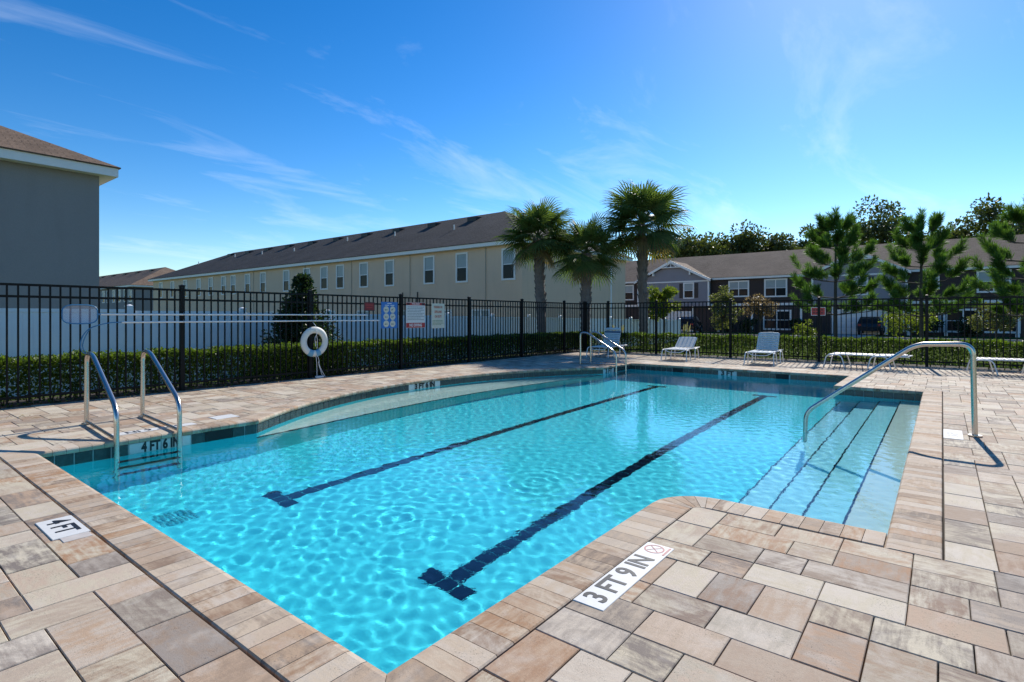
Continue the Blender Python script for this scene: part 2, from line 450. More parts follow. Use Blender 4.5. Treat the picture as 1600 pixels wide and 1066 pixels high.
# ------------------------------------------------------------------ the ground
DX0, DX1, DY0, DY1 = -2.6, 18.25, -5.2, 10.80      # the paved deck
def rect_ring(e, z): return [(DX0 - e, DY0 - e, z), (DX1 + e, DY0 - e, z), (DX1 + e, DY1 + e, z), (DX0 - e, DY1 + e, z)]
gv = rect_ring(0, -0.06) + rect_ring(1.3, -0.08) + rect_ring(5.0, -0.38) + rect_ring(700, -0.40)
gf = [(4 * k + i, 4 * k + 4 + i, 4 * k + 4 + (i + 1) % 4, 4 * k + (i + 1) % 4) for k in range(3) for i in range(4)]
tag(mesh_obj('ground', gv, gf, M_LAWN), kind='structure')
road = MB(); road.box((43.5, -80, -0.5), (50.0, 60, -0.36)); tag(road.build('road', M_ASPH), kind='structure')
kerb = MB(); kerb.box((43.2, -80, -0.5), (43.47, 60, -0.26)); kerb.box((50.03, -80, -0.5), (50.3, 60, -0.26)); tag(kerb.build('kerb', M_CONC), kind='structure')
drv = MB()
for yy in (20.6, 4.6, -12): drv.box((50.33, yy, -0.5), (60.0, yy + 3.2, -0.34))
tag(drv.build('driveway', M_CONC), kind='structure')
mu = MB(); mu.box((DX0, DY1 + 0.01, -0.2), (DX1 + 1.2, DY1 + 1.15, -0.035)); mu.box((DX1 + 0.01, DY0, -0.2), (DX1 + 1.2, DY1 + 0.005, -0.035))
tag(mu.build('soil_bed', M_SOIL), kind='structure')

# ------------------------------------------------------------------ the pool outline (coping edge), water on the left of travel
def arc(cx_, cy_, r, a0, a1, n):
    return [(cx_ + r * math.cos(R(a0 + (a1 - a0) * k / n)), cy_ + r * math.sin(R(a0 + (a1 - a0) * k / n))) for k in range(n + 1)]
NX0, NY0, FX, LY = 1.34, 1.66, 14.40, 7.00          # main basin
AX0, AX1, AY = 4.13, 12.20, 0.27                    # stair alcove
CH0, CH1, SAG = 3.55, 12.80, 1.60                   # curved bay
HALF = (CH1 - CH0) / 2; BR = (HALF ** 2 + SAG ** 2) / (2 * SAG); BCX = (CH0 + CH1) / 2; BCY = LY + SAG - BR
BA = math.degrees(math.asin(HALF / BR))
ARC_N = 90
small = arc(3.75, 1.28, 0.38, 90, 0, 6)
big = arc(BCX, BCY, BR, 90 - BA, 90 + BA, ARC_N)
OUT = [(NX0, NY0)] + small + [(AX0, AY), (AX1, AY), (AX1, NY0), (FX, NY0), (FX, LY)] + big + [(NX0, LY)]
def offset(poly, d):
    n = len(poly); res = []
    for i in range(n):
        a, b, c = Vector(poly[i - 1]), Vector(poly[i]), Vector(poly[(i + 1) % n])
        d0 = (b - a).normalized(); d1 = (c - b).normalized()
        n0 = Vector((d0.y, -d0.x)); n1 = Vector((d1.y, -d1.x))
        m = (n0 + n1); m = m / (1 + n0.dot(n1))
        res.append(tuple(b + m * d))
    return res
CW = 0.28
WALL = offset(OUT, 0.03)
OUTER = offset(OUT, CW)

# ------------------------------------------------------------------ pool basin
FLOOR_Z = -1.32; WATER_Z = -0.17
def recv(o): o.cycles.is_caustics_receiver = True; return o
pool = recv(mesh_obj('pool_basin', [(NX0 - .1, AY - .1, FLOOR_Z), (FX + .1, AY - .1, FLOOR_Z), (FX + .1, LY + SAG + .1, FLOOR_Z), (NX0 - .1, LY + SAG + .1, FLOOR_Z)], [(0, 1, 2, 3)], M_PLASTER))
tag(pool, kind='structure')
n = len(WALL)
wv = [(x, y, -0.045) for x, y in WALL] + [(x, y, -0.225) for x, y in WALL] + [(x, y, FLOOR_Z - .05) for x, y in WALL]
wf = [(i, (i + 1) % n, n + (i + 1) % n, n + i)[::-1] for i in range(n)] + [(n + i, n + (i + 1) % n, 2 * n + (i + 1) % n, 2 * n + i)[::-1] for i in range(n)]
wall = recv(mesh_obj('basin_wall', wv, wf, [M_GROUT, M_PLASTER], pool))
wall.data.polygons.foreach_set('material_index', [0] * n + [1] * n)

# steps down from the right side
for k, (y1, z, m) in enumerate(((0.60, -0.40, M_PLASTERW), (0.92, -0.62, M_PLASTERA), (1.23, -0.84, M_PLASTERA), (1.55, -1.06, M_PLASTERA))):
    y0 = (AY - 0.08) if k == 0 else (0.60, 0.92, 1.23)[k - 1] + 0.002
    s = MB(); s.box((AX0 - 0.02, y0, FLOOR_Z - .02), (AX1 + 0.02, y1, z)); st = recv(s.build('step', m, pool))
    e = MB(); e.box((AX0 - 0.02, y1 - 0.014, z + 0.001), (AX1 + 0.02, y1 + 0.004, z + 0.004)); e.box((AX0 - 0.02, y1 + 0.001, z - 0.012), (AX1 + 0.02, y1 + 0.004, z))
    recv(e.build('nosing', M_LANE, st))
# bench in the curved bay
bw = [p for p in WALL if p[1] > LY + 0.035 and CH0 - 0.1 < p[0] < CH1 + 0.1]
fr = [(CH0 - 0.02 + (CH1 - CH0 + .04) * k / 30, LY + 0.03 + 0.42 * math.sin(PI * min(1, k / 30)) ** 1.2) for k in range(31)]
bb = MB(); bb.prism(fr + [(x + 0.02 * (x - BCX) / BR, y + 0.02) for x, y in bw], FLOOR_Z - 0.02, -0.47)
bench = recv(bb.build('bench', M_PLASTERW, pool))
be = MB()
for a, b in zip(fr[:-1], fr[1:]):
    be.add([(a[0], a[1] - .005, -0.468), (b[0], b[1] - .005, -0.468), (b[0], b[1] + .03, -0.468), (a[0], a[1] + .03, -0.468), (a[0], a[1] - .005, -0.50), (b[0], b[1] - .005, -0.50)], [(0, 1, 2, 3), (4, 5, 1, 0)])
recv(be.build('nosing', M_LANE, bench))

# lane lines on the floor, tile by tile
tb = MB(); tb.cham((-0.076, -0.076, 0), (0.076, 0.076, 0.006), 0.002)
tile0 = recv(tb.build('lane_tile', M_LANE, pool)); tile0.location = (2.94, 2.95, FLOOR_Z)
def lane_tile(x, y):
    recv(inst(tile0, 'lane_tile', (x, y, FLOOR_Z), parent=pool))
for ly in (2.95, 5.34):
    for k in range(60):
        x = 2.94 + 0.16 * k
        if not (ly == 2.95 and k == 0): lane_tile(x, ly)
        if k in (0, 59):
            lane_tile(x, ly - 0.16); lane_tile(x, ly + 0.16)
# floor drain
dr = MB()
for k in range(7):
    dr.box((1.93 + 0.045 * k, 5.50, FLOOR_Z + 0.004), (1.95 + 0.045 * k, 5.80, FLOOR_Z + 0.010))
recv(dr.build('drain_grate', plain('drain_grey', (0.05, 0.34, 0.40), 0.6, spec=0.0), pool))

# waterline tiles
tw = MB(); tw.cham((-0.0735, -0.072, 0), (0.0735, 0.072, 0.008), 0.003)
wl0 = tw.build('waterline_tile', M_WLT, pool)
wl_mesh = wl0.data; bpy.data.objects.remove(wl0)
wl_white = wl_mesh.copy(); wl_white.materials.clear(); wl_white.materials.append(M_MARK)
def wl_tile(p, d, white=False):
    nin = Vector((-d.y, d.x, 0)); o = recv(inst(wl_white if white else wl_mesh, 'waterline_tile', (0, 0, 0), parent=pool))
    o.matrix_local = frame((p.x, p.y, -0.135), -Vector((d.x, d.y, 0)), (0, 0, 1)); return o
def px_of(x, y):
    d = x * FW[0] + y * FW[1]; r = x * RT[0] + y * RT[1]; return CXP + FPX * r / d if d > 0.1 else 1e9
runs = []          # straight stretches and the arcs as point lists
bi0 = WALL.index(WALL[1 + len(small) + 5])
runs.append([WALL[0], WALL[1]]); runs.append(WALL[1:1 + len(small)])
k0 = len(small)
for a, b in ((k0, k0 + 1), (k0 + 1, k0 + 2), (k0 + 2, k0 + 3), (k0 + 3, k0 + 4), (k0 + 4, k0 + 5), (k0 + 5, k0 + 6)): runs.append([WALL[a], WALL[b]])
runs.append(WALL[k0 + 6:k0 + 6 + len(big)]); runs.append([WALL[k0 + 5 + len(big)], WALL[k0 + 6 + len(big)]]); runs.append([WALL[-1], WALL[0]])
def white_here(p, ri):
    q = px_of(p.x, p.y)
    if ri == 9: return 190 < q < 306                        # 4 FT 6 IN, left wall
    if ri == 8: return 642 < q < 686                        # 3 FT 6 IN, curved bay
    if ri == 7: return 944 < q < 960
    if ri == 6: return 1124 < q < 1150
    return False
whites = {6: [], 7: [], 8: [], 9: []}
for ri, pts in enumerate(runs):
    pts = [Vector(p) for p in pts]
    seg = [(b - a).length for a, b in zip(pts[:-1], pts[1:])]; L = sum(seg); nt = max(1, round(L / 0.154)); pitch = L / nt
    for k in range(nt):
        s = (k + 0.5) * pitch; i = 0
        while i < len(seg) - 1 and s > seg[i]: s -= seg[i]; i += 1
        d = (pts[i + 1] - pts[i]).normalized(); p = pts[i] + d * s
        sk = (ri == 9 and 326 < px_of(p.x, p.y) < 360) or (ri == 6 and (1050 < px_of(p.x, p.y) < 1068 or 1213 < px_of(p.x, p.y) < 1232))
        if sk: continue
        w = white_here(p, ri); wl_tile(p, d, w)
        if w: whites[ri].append((p, d))
# depth lettering on the white tiles, read from the water
for ri, txt in ((9, '4 FT 6 IN'), (8, '3 FT 6 IN'), (6, '3 FT'), (7, '3 FT')):
    if not whites[ri]: continue
    p = sum((w[0] for w in whites[ri]), Vector((0, 0))) / len(whites[ri]); d = whites[ri][len(whites[ri]) // 2][1]
    ux = -Vector((d.x, d.y, 0)); nin = Vector((-d.y, d.x, 0)); width = len(whites[ri]) * 0.154
    q = Vector((p.x, p.y, -0.122)) + nin * (0.0105 if ri != 8 else 0.02)
    recv(text_obj('depth_lettering', txt, 0.155, M_LETTER, pool, frame(q, ux, (0, 0, 1)), 0.045, 0.0008, min(1.25, width / (0.62 * 0.155 * len(txt)) * 0.9)))
# skimmer mouths
def mouth(p, d, w):
    b = MB(); b.box((-w / 2, -0.07, -0.12), (w / 2, 0.065, 0.001)); b.box((-w / 2 - .012, 0.065, -.01), (w / 2 + .012, 0.077, 0.01)); b.box((-w / 2 - .012, -0.08, -.01), (w / 2 + .012, -0.07, 0.01))
    o = recv(b.build('skimmer_mouth', M_DARK, pool)); o.matrix_local = frame((p[0], p[1], -0.135), (-d[0], -d[1], 0), (0, 0, 1))
mouth((on_y(343, LY + .03), LY + .03), (-1, 0), 0.36)
mouth((FX + .03, on_x(1059, FX + .03)), (0, 1), 0.3); mouth((FX + .03, on_x(1222, FX + .03)), (0, 1), 0.3)

# coping stones
cop_list = []
def coping_piece(i0, i1, o0, o1):
    """loft a bullnosed stone between two ends; i = water edge, o = deck edge"""
    g = 0.0018; di = (Vector(i1) - Vector(i0)); do = Vector(o1) - Vector(o0)
    i0, i1 = Vector(i0) + di.normalized() * g, Vector(i1) - di.normalized() * g
    if do.length > 3 * g: o0, o1 = Vector(o0) + do.normalized() * g, Vector(o1) - do.normalized() * g
    prof = [(0.009, -0.055), (0.009, -0.004), (0.016, 0.002), (CW - 0.035, 0.002), (CW - 0.012, -0.003), (CW - 0.001, -0.016), (CW, -0.034), (CW - 0.01, -0.055)]
    v = []
    for o_, i_ in ((o0, i0), (o1, i1)):
        for s, z in prof:
            q = Vector(o_).lerp(Vector(i_), s / CW); v.append((q.x, q.y, z))
    m = len(prof)
    f = [(k, k + 1, m + k + 1, m + k) for k in range(m - 1)] + [tuple(range(m))[::-1], tuple(range(m, 2 * m))]
    return v, [q[::-1] for q in f]
N = len(OUT)
for i in range(N):
    a, b = Vector(OUT[i]), Vector(OUT[(i + 1) % N]); oa, ob = Vector(OUTER[i]), Vector(OUTER[(i + 1) % N])
    d = (b - a).normalized(); nr = Vector((d.y, -d.x)); L = (b - a).length
    sa, sb = (oa - a).dot(d), (b - ob).dot(d)          # >0 : the deck edge starts later (reflex corner)
    if L < 0.2: cop_list.append(coping_piece(a, b, oa, ob)); continue
    t0 = sa + 0.06 if sa > 0.07 else (0.0 if sa >= -0.001 and abs(sa) < 1e-3 else 0.11)
    t1 = sb + 0.06 if sb > 0.07 else (0.0 if abs(sb) < 1e-3 else 0.11)
    m = max(1, round((L - t0 - t1) / 0.11)); cuts = [t0 + (L - t0 - t1) * k / m for k in range(m + 1)]
    if t0 > 0: cuts = [0.0] + cuts
    if t1 > 0: cuts = cuts + [L]
    for s0, s1 in zip(cuts[:-1], cuts[1:]):
        j0 = 0 if s0 in (0.0, L) else random.uniform(-.003, .003)
        p0, p1 = a + d * s0, a + d * s1
        q0 = oa if s0 == 0.0 else p0 + nr * CW; q1 = ob if s1 == L else p1 + nr * CW
        if i == len(small) and s1 == L: q1 = p1 + nr * CW          # butts against the long run along the steps
        if i == len(small) + 1 and s0 == 0.0: q0 = p0 + nr * CW
        cop_list.append(coping_piece(p0, p1, q0, q1))
for k in range(3):                                             # square end of that long run
    xa, xb = AX0 - CW + CW * k / 3, AX0 - CW + CW * (k + 1) / 3
    cop_list.append(coping_piece((xa, AY), (xb, AY), (xa, AY - CW), (xb, AY - CW)))
def seen_area(v):
    """rough size in the picture of a flat piece"""
    xs = [p[0] for p in v]; ys = [p[1] for p in v]; c = (sum(xs) / len(xs), sum(ys) / len(ys))
    d = c[0] * FW[0] + c[1] * FW[1]
    if d < 0.6: return 0.0
    px = px_of(*c); py = HYP + FPX * CAM_H / d
    if not (-150 < px < 1750 and py < 1180): return 0.0
    return (max(xs) - min(xs)) * (max(ys) - min(ys)) / d ** 3
def emit(pieces, name, mat, parent, limit):
    pieces = sorted(pieces, key=lambda p: -seen_area(p[0]))
    for v, f in pieces[:limit]: mesh_obj(name, v, f, mat, parent)
    rv, rf = [], []
    for v, f in pieces[limit:]:
        b = len(rv); rv += v; rf += [tuple(k + b for k in q) for q in f]
    if rv: tag(mesh_obj(name + '_rest', rv, rf, mat, parent), kind='stuff')
emit(cop_list, 'coping_stone', M_COPING, pool, 295)

# ------------------------------------------------------------------ the paved deck
W = WALL
bed_v, bed_f = [], []
def bed_poly(pts):
    b = len(bed_v); bed_v.extend([(x, y, -0.045) for x, y in pts]); bed_f.append(tuple(range(b, b + len(pts))))
w0 = 0.03
bed_poly([(DX0, DY0), (NX0 - w0, DY0), (NX0 - w0, DY1), (DX0, DY1)])
bed_poly([(NX0 - w0, DY0), (AX0 - w0, DY0)] + [W[k] for k in range(len(small), 0, -1)] + [(NX0 - w0, NY0 - w0)])
bed_poly([(AX0 - w0, DY0), (AX1 + w0, DY0), (AX1 + w0, AY - w0), (AX0 - w0, AY - w0)])
bed_poly([(AX1 + w0, DY0), (FX + w0, DY0), (FX + w0, NY0 - w0), (AX1 + w0, NY0 - w0)])
bed_poly([(FX + w0, DY0), (DX1, DY0), (DX1, DY1), (FX + w0, DY1)])
AW = WALL[k0 + 6:k0 + 6 + len(big)]
bed_poly([AW[0], (FX + w0, LY + w0), (FX + w0, DY1), (AW[0][0], DY1)])
bed_poly([(NX0 - w0, LY + w0), AW[-1], (AW[-1][0], DY1), (NX0 - w0, DY1)])
for a, b in zip(AW[:-1], AW[1:]): bed_poly([a, (a[0], DY1), (b[0], DY1), b][::-1])
deck = tag(mesh_obj('deck', bed_v, bed_f, M_BED), kind='structure')

CELL = 0.114
SIZES = [(3, 2), (2, 3), (2, 2), (4, 2), (2, 4), (4, 3), (3, 3), (3, 4)]
WTS = [6, 4.5, 3.5, 3, 1.5, 0.9, 0.5, 0.5]
def tile_zone(x0, x1, y0, y1, sx, sy):
    nx = int(math.ceil((x1 - x0) / CELL - 1e-6)); ny = int(math.ceil((y1 - y0) / CELL - 1e-6))
    occ = np.zeros((nx + 4, ny + 4), bool); occ[nx:, :] = True; occ[:, ny:] = True
    res = []
    for j in range(ny):
        for i in range(nx):
            if occ[i, j]: continue
            run = 0
            while i + run < nx and not occ[i + run, j]: run += 1
            order = sorted(range(len(SIZES)), key=lambda q: -random.random() ** (1 / WTS[q])); pick = None
            for q in order:
                w, h = SIZES[q]
                if w > run or run - w == 1 or j + h > ny or ny - (j + h) == 1: continue
                if occ[i:i + w, j:j + h].any(): continue
                pick = (w, h); break
            if pick is None:
                w = run if run <= 4 else 2
                h = 2 if j + 2 <= ny and not occ[i:i + w, j:j + 2].any() else 1
                pick = (w, h)
            w, h = pick; occ[i:i + w, j:j + h] = True
            ax0, ax1 = i * CELL, min((i + w) * CELL, x1 - x0); ay0, ay1 = j * CELL, min((j + h) * CELL, y1 - y0)
            X = (x0 + ax0, x0 + ax1) if sx > 0 else (x1 - ax1, x1 - ax0)
            Y = (y0 + ay0, y0 + ay1) if sy > 0 else (y1 - ay1, y1 - ay0)
            if X[1] - X[0] > 0.03 and Y[1] - Y[0] > 0.03: res.append((X[0], Y[0], X[1], Y[1]))
    return res
rects = []
ox, oy = NX0 - CW, NY0 - CW
rects += tile_zone(DX0, ox, DY0, DY1, -1, -1)
rects += tile_zone(ox, AX0 - CW, DY0, oy, -1, -1)
rects += tile_zone(AX0 - CW, AX1 + CW, DY0, AY - CW, 1, -1)
rects += tile_zone(AX1 + CW, FX + CW, DY0, oy, 1, -1)
rects += tile_zone(FX + CW, DX1, DY0, DY1, 1, 1)
rects += tile_zone(ox, FX + CW, LY + CW, DY1, 1, 1)
RO = BR + CW + 0.004
def clip_circle(poly):
    ins = [math.hypot(x - BCX, y - BCY) < RO for x, y in poly]
    if not any(ins): return poly
    if all(ins): return []
    res = []; m = len(poly)
    for k in range(m):
        a, b = poly[k], poly[(k + 1) % m]
        if not ins[k]: res.append(a)
        if ins[k] != ins[(k + 1) % m]:
            lo, hi = 0.0, 1.0
            for _ in range(24):
                t = (lo + hi) / 2; q = (a[0] + (b[0] - a[0]) * t, a[1] + (b[1] - a[1]) * t)
                if (math.hypot(q[0] - BCX, q[1] - BCY) < RO) == ins[k]: lo = t
                else: hi = t
            res.append((a[0] + (b[0] - a[0]) * hi, a[1] + (b[1] - a[1]) * hi))
    return res
MARKS = [(0.868, 4.115, 1.056, 4.63), (2.215, 1.215, 3.06, 1.378), (2.02, 7.30, 2.92, 7.455), (7.70, -0.185, 8.30, -0.012)]
pav = []
for x0, y0, x1, y1 in rects:
    g = random.uniform(0.0018, 0.0032)
    poly = [(x0 + g, y0 + g), (x1 - g, y0 + g), (x1 - g, y1 - g), (x0 + g, y1 - g)]
    if y1 > LY + CW and x1 > ox: poly = clip_circle(poly)
    if len(poly) < 3: continue
    cx_ = sum(p[0] for p in poly) / len(poly); cy_ = sum(p[1] for p in poly) / len(poly)
    if max(p[0] for p in poly) - min(p[0] for p in poly) < 0.03 or max(p[1] for p in poly) - min(p[1] for p in poly) < 0.03: continue
    dz = random.uniform(-0.0022, 0.0012); tx, ty = random.gauss(0, 0.003), random.gauss(0, 0.003)
    m = len(poly); c = 0.0035
    zz = lambda x, y: dz + (x - cx_) * tx + (y - cy_) * ty
    v = [(x, y, -0.045) for x, y in poly] + [(x, y, zz(x, y) - c) for x, y in poly]
    for x, y in poly:
        l = math.hypot(x - cx_, y - cy_) + 1e-6; s = 1 - 1.35 * c / l
        xx, yy = cx_ + (x - cx_) * s, cy_ + (y - cy_) * s; v.append((xx, yy, zz(xx, yy)))
    f = [tuple(range(2 * m, 3 * m))] + [(k, (k + 1) % m, m + (k + 1) % m, m + k) for k in range(m)] + [(m + k, m + (k + 1) % m, 2 * m + (k + 1) % m, 2 * m + k) for k in range(m)]
    pav.append((v, f))
emit(pav, 'paver', M_PAVER, deck, 298)

def marker(r, txt, size, ux, uy, c, sq, blank=0.0):
    b = MB(); b.cham((r[0], r[1], -0.01), (r[2], r[3], 0.0045), 0.002); o = b.build('depth_marker', M_MARK, deck)
    text_obj('lettering', txt, size, M_LETTER, o, frame((c[0], c[1], 0.0056), ux, uy), 0.022, 0.0005, sq)
    return o
marker((0.868, 4.20, 1.056, 4.63), '4 FT', 0.165, (0, -1, 0), (1, 0, 0), (0.962, 4.43), 1.0)
b = MB(); b.cham((0.90, 4.105, -0.01), (1.045, 4.197, 0.0035), 0.002); b.build('depth_marker', plain('worn_marker', (0.52, 0.47, 0.42), 0.7, var=0.2, scale=20), deck)
mk = marker((2.215, 1.215, 3.06, 1.378), '3 FT 9 IN', 0.165, (1, 0, 0), (0, 1, 0), (2.565, 1.296), 0.92)
b = MB()
for k in range(24):
    a0, a1 = 2 * PI * k / 24, 2 * PI * (k + 1) / 24
    q = [(2.985 + r_ * math.cos(a), 1.305 + r_ * math.sin(a), 0.0056) for a in (a0, a1) for r_ in (0.048, 0.058)]
    b.add(q, [(0, 1, 3, 2)])
for s in (-1, 1):
    b.add([(2.985 - .03, 1.305 - s * .03 - .004, .0058), (2.985 - .03, 1.305 - s * .03 + .004, .0058), (2.985 + .03, 1.305 + s * .03 + .004, .0058), (2.985 + .03, 1.305 + s * .03 - .004, .0058)], [(0, 1, 2, 3)])
b.add([(2.93, 1.226, .0056), (3.045, 1.226, .0056), (3.045, 1.238, .0056), (2.93, 1.238, .0056)], [(0, 1, 2, 3)])
b.build('no_diving_symbol', plain('faded_red_print', (0.46, 0.20, 0.18), 0.6), mk)
marker((2.02, 7.30, 2.92, 7.455), '4 FT 6 IN', 0.15, (-1, 0, 0), (0, -1, 0), (2.47, 7.378), 1.0)
mk = marker((7.70, -0.185, 8.30, -0.012), '3 FT', 0.14, (1, 0, 0), (0, 1, 0), (8.0, -0.1), 1.0)
for ch in mk.children: ch.data.materials[0] = plain('worn_grey_print', (0.36, 0.37, 0.37), 0.7)
mk.data.materials[0] = plain('worn_white_marker', (0.56, 0.55, 0.52), 0.7, var=0.1, scale=20)
lid = MB(); lid.cham((3.2, 7.42, -0.01), (3.5, 7.66, 0.006), 0.004); lid.build('skimmer_lid', M_MARK, deck)
lid = MB()
lid.tube([(14.9, 9.4, -0.01), (14.9, 9.4, 0.006)], 0.12, 20); lid.build('skimmer_lid', M_MARK, deck)

# ------------------------------------------------------------------ water
WD = 0.02
xs = np.arange(NX0 - 0.1, FX + 0.1, WD); ys = np.arange(AY - 0.1, LY + SAG + 0.12, WD)
XX, YY = np.meshgrid(xs, ys, indexing='ij'); ZZ = np.zeros_like(XX)
amp = 0.62 + 0.38 * np.exp(-((XX - 3.0) / 3.0) ** 2) + 0.14 * np.sin(XX * 0.9 + 1.0) * np.sin(YY * 1.1)
wr = np.random.default_rng(11)
for k in range(70):
    lam = 0.085 * (2.7 ** wr.random()); th = wr.uniform(0, 2 * PI); kk = 2 * PI / lam
    slope = 0.0023 * (lam / 0.13) ** 0.7
    ph = kk * (XX * math.cos(th) + YY * math.sin(th)) + wr.uniform(0, 7) + 0.8 * np.sin(XX * wr.uniform(.5, 3) + YY * wr.uniform(.5, 3) + wr.uniform(0, 7))
    ZZ += amp * slope / kk * np.sin(ph)
for rx, ry, a0, lam in ((2.45, 2.75, 0.0006, 0.12), (4.3, 4.2, 0.0004, 0.13), (5.9, 3.7, 0.0005, 0.14), (7.6, 3.0, 0.0005, 0.16), (7.95, 1.45, 0.0006, 0.13), (9.2, 4.8, 0.0005, 0.17)):
    rr = np.hypot(XX - rx, YY - ry); ZZ += a0 * np.exp(-(rr / 0.45) ** 2) * np.sin(2 * PI * rr / lam)
VV = np.stack([XX, YY, ZZ + WATER_Z], -1).reshape(-1, 3)
def inside(px_, py_, poly):
    c = np.zeros(px_.shape, bool); m = len(poly)
    for k in range(m):
        x0, y0 = poly[k]; x1, y1 = poly[(k + 1) % m]
        t = ((y0 > py_) != (y1 > py_)) & (px_ < (x1 - x0) * (py_ - y0) / ((y1 - y0) if y1 != y0 else 1e-9) + x0)
        c ^= t
    return c
CXg = (XX[:-1, :-1] + WD / 2); CYg = (YY[:-1, :-1] + WD / 2)
keep = inside(CXg, CYg, offset(OUT, 0.06))
idx = np.arange(XX.size).reshape(XX.shape)
fq = np.stack([idx[:-1, :-1], idx[1:, :-1], idx[1:, 1:], idx[:-1, 1:]], -1)[keep]
used = np.unique(fq); remap = np.full(XX.size, -1); remap[used] = np.arange(used.size)
t = NT('pool_water')
g = t.n('ShaderNodeBsdfGlass'); g.inputs['Roughness'].default_value = 0.0; g.inputs['IOR'].default_value = 1.333
g.inputs['Color'].default_value = (0.90, 0.985, 1.0, 1)
wp = t.pos()
wh = t.math('ADD', t.math('MULTIPLY', t.noise(wp, 11.0, 2, 0.5, 0.6), 0.26), t.math('MULTIPLY', t.noise(wp, 32.0, 2, 0.5, 0.5), 0.26))
nearm = t.ramp(t.noise(wp, 0.33, 2), [(0.35, 0.25), (0.62, 1.0)])
bn = t.n('ShaderNodeBump'); bn.inputs['Distance'].default_value = 0.010; t.put(bn.inputs['Strength'], t.math('MULTIPLY', nearm, 0.34)); t.put(bn.inputs['Height'], wh)
t.put(g.inputs['Normal'], bn.outputs[0])
t.t.links.new(g.outputs[0], t.out.inputs[0]); M_WATER = t.done()
water = mesh_obj('pool_water', VV[used], remap[fq], M_WATER, smooth=True)
water.cycles.is_caustics_caster = True
tag(water, kind='structure')
# ------------------------------------------------------------------ picket fences
FY, FXR, FH = 10.87, 18.32, 1.84
pk = MB(); pk.box((-0.011, -0.011, 0.05), (0.011, 0.011, FH - 0.01)); pk_o = pk.build('picket', M_BLACK); PK = pk_o.data; bpy.data.objects.remove(pk_o)
ps = MB(); ps.box((-0.036, -0.036, -0.06), (0.036, 0.036, FH + 0.05)); ps.box((-0.042, -0.042, FH + 0.05), (0.042, 0.042, FH + 0.068))
ps.add([(-0.038, -0.038, FH + .068), (.038, -.038, FH + .068), (.038, .038, FH + .068), (-.038, .038, FH + .068), (0, 0, FH + .085)], [(0, 1, 4), (1, 2, 4), (2, 3, 4), (3, 0, 4)])
ps_o = ps.build('post', M_BLACK); PS = ps_o.data; bpy.data.objects.remove(ps_o)
def picket_fence(origin, rz, length, posts, label):
    root = empty('picket_fence', origin, rz); tag(root, label, 'fence')
    for p in posts: inst(PS, 'post', (p, 0, 0), parent=root)
    for z in (FH - 0.018, 1.645, 0.13):
        r = MB(); r.box((min(posts), -0.0165, z - 0.018), (max(posts), 0.0165, z + 0.018)); r.build('rail', M_BLACK, root)
    nn = int(length / 0.125)
    for k in range(1, nn):
        x = posts[0] + k * 0.125
        if min(abs(x - p) for p in posts) > 0.045 and x < max(posts): inst(PK, 'picket', (x, 0, 0), parent=root)
    return root
picket_fence((0, FY, 0), 0, FXR + 1.03, [-1.03 + 2.56 * k for k in range(8)] + [FXR - 0.0], 'black metal picket fence carrying the pool signs and the life ring')
picket_fence((FXR, FY, 0), -PI / 2, 15.6, [0.075, 1.03, 2.93, 5.47, 8.01, 10.55, 13.09, 15.63], 'black metal picket fence behind the row of white loungers')

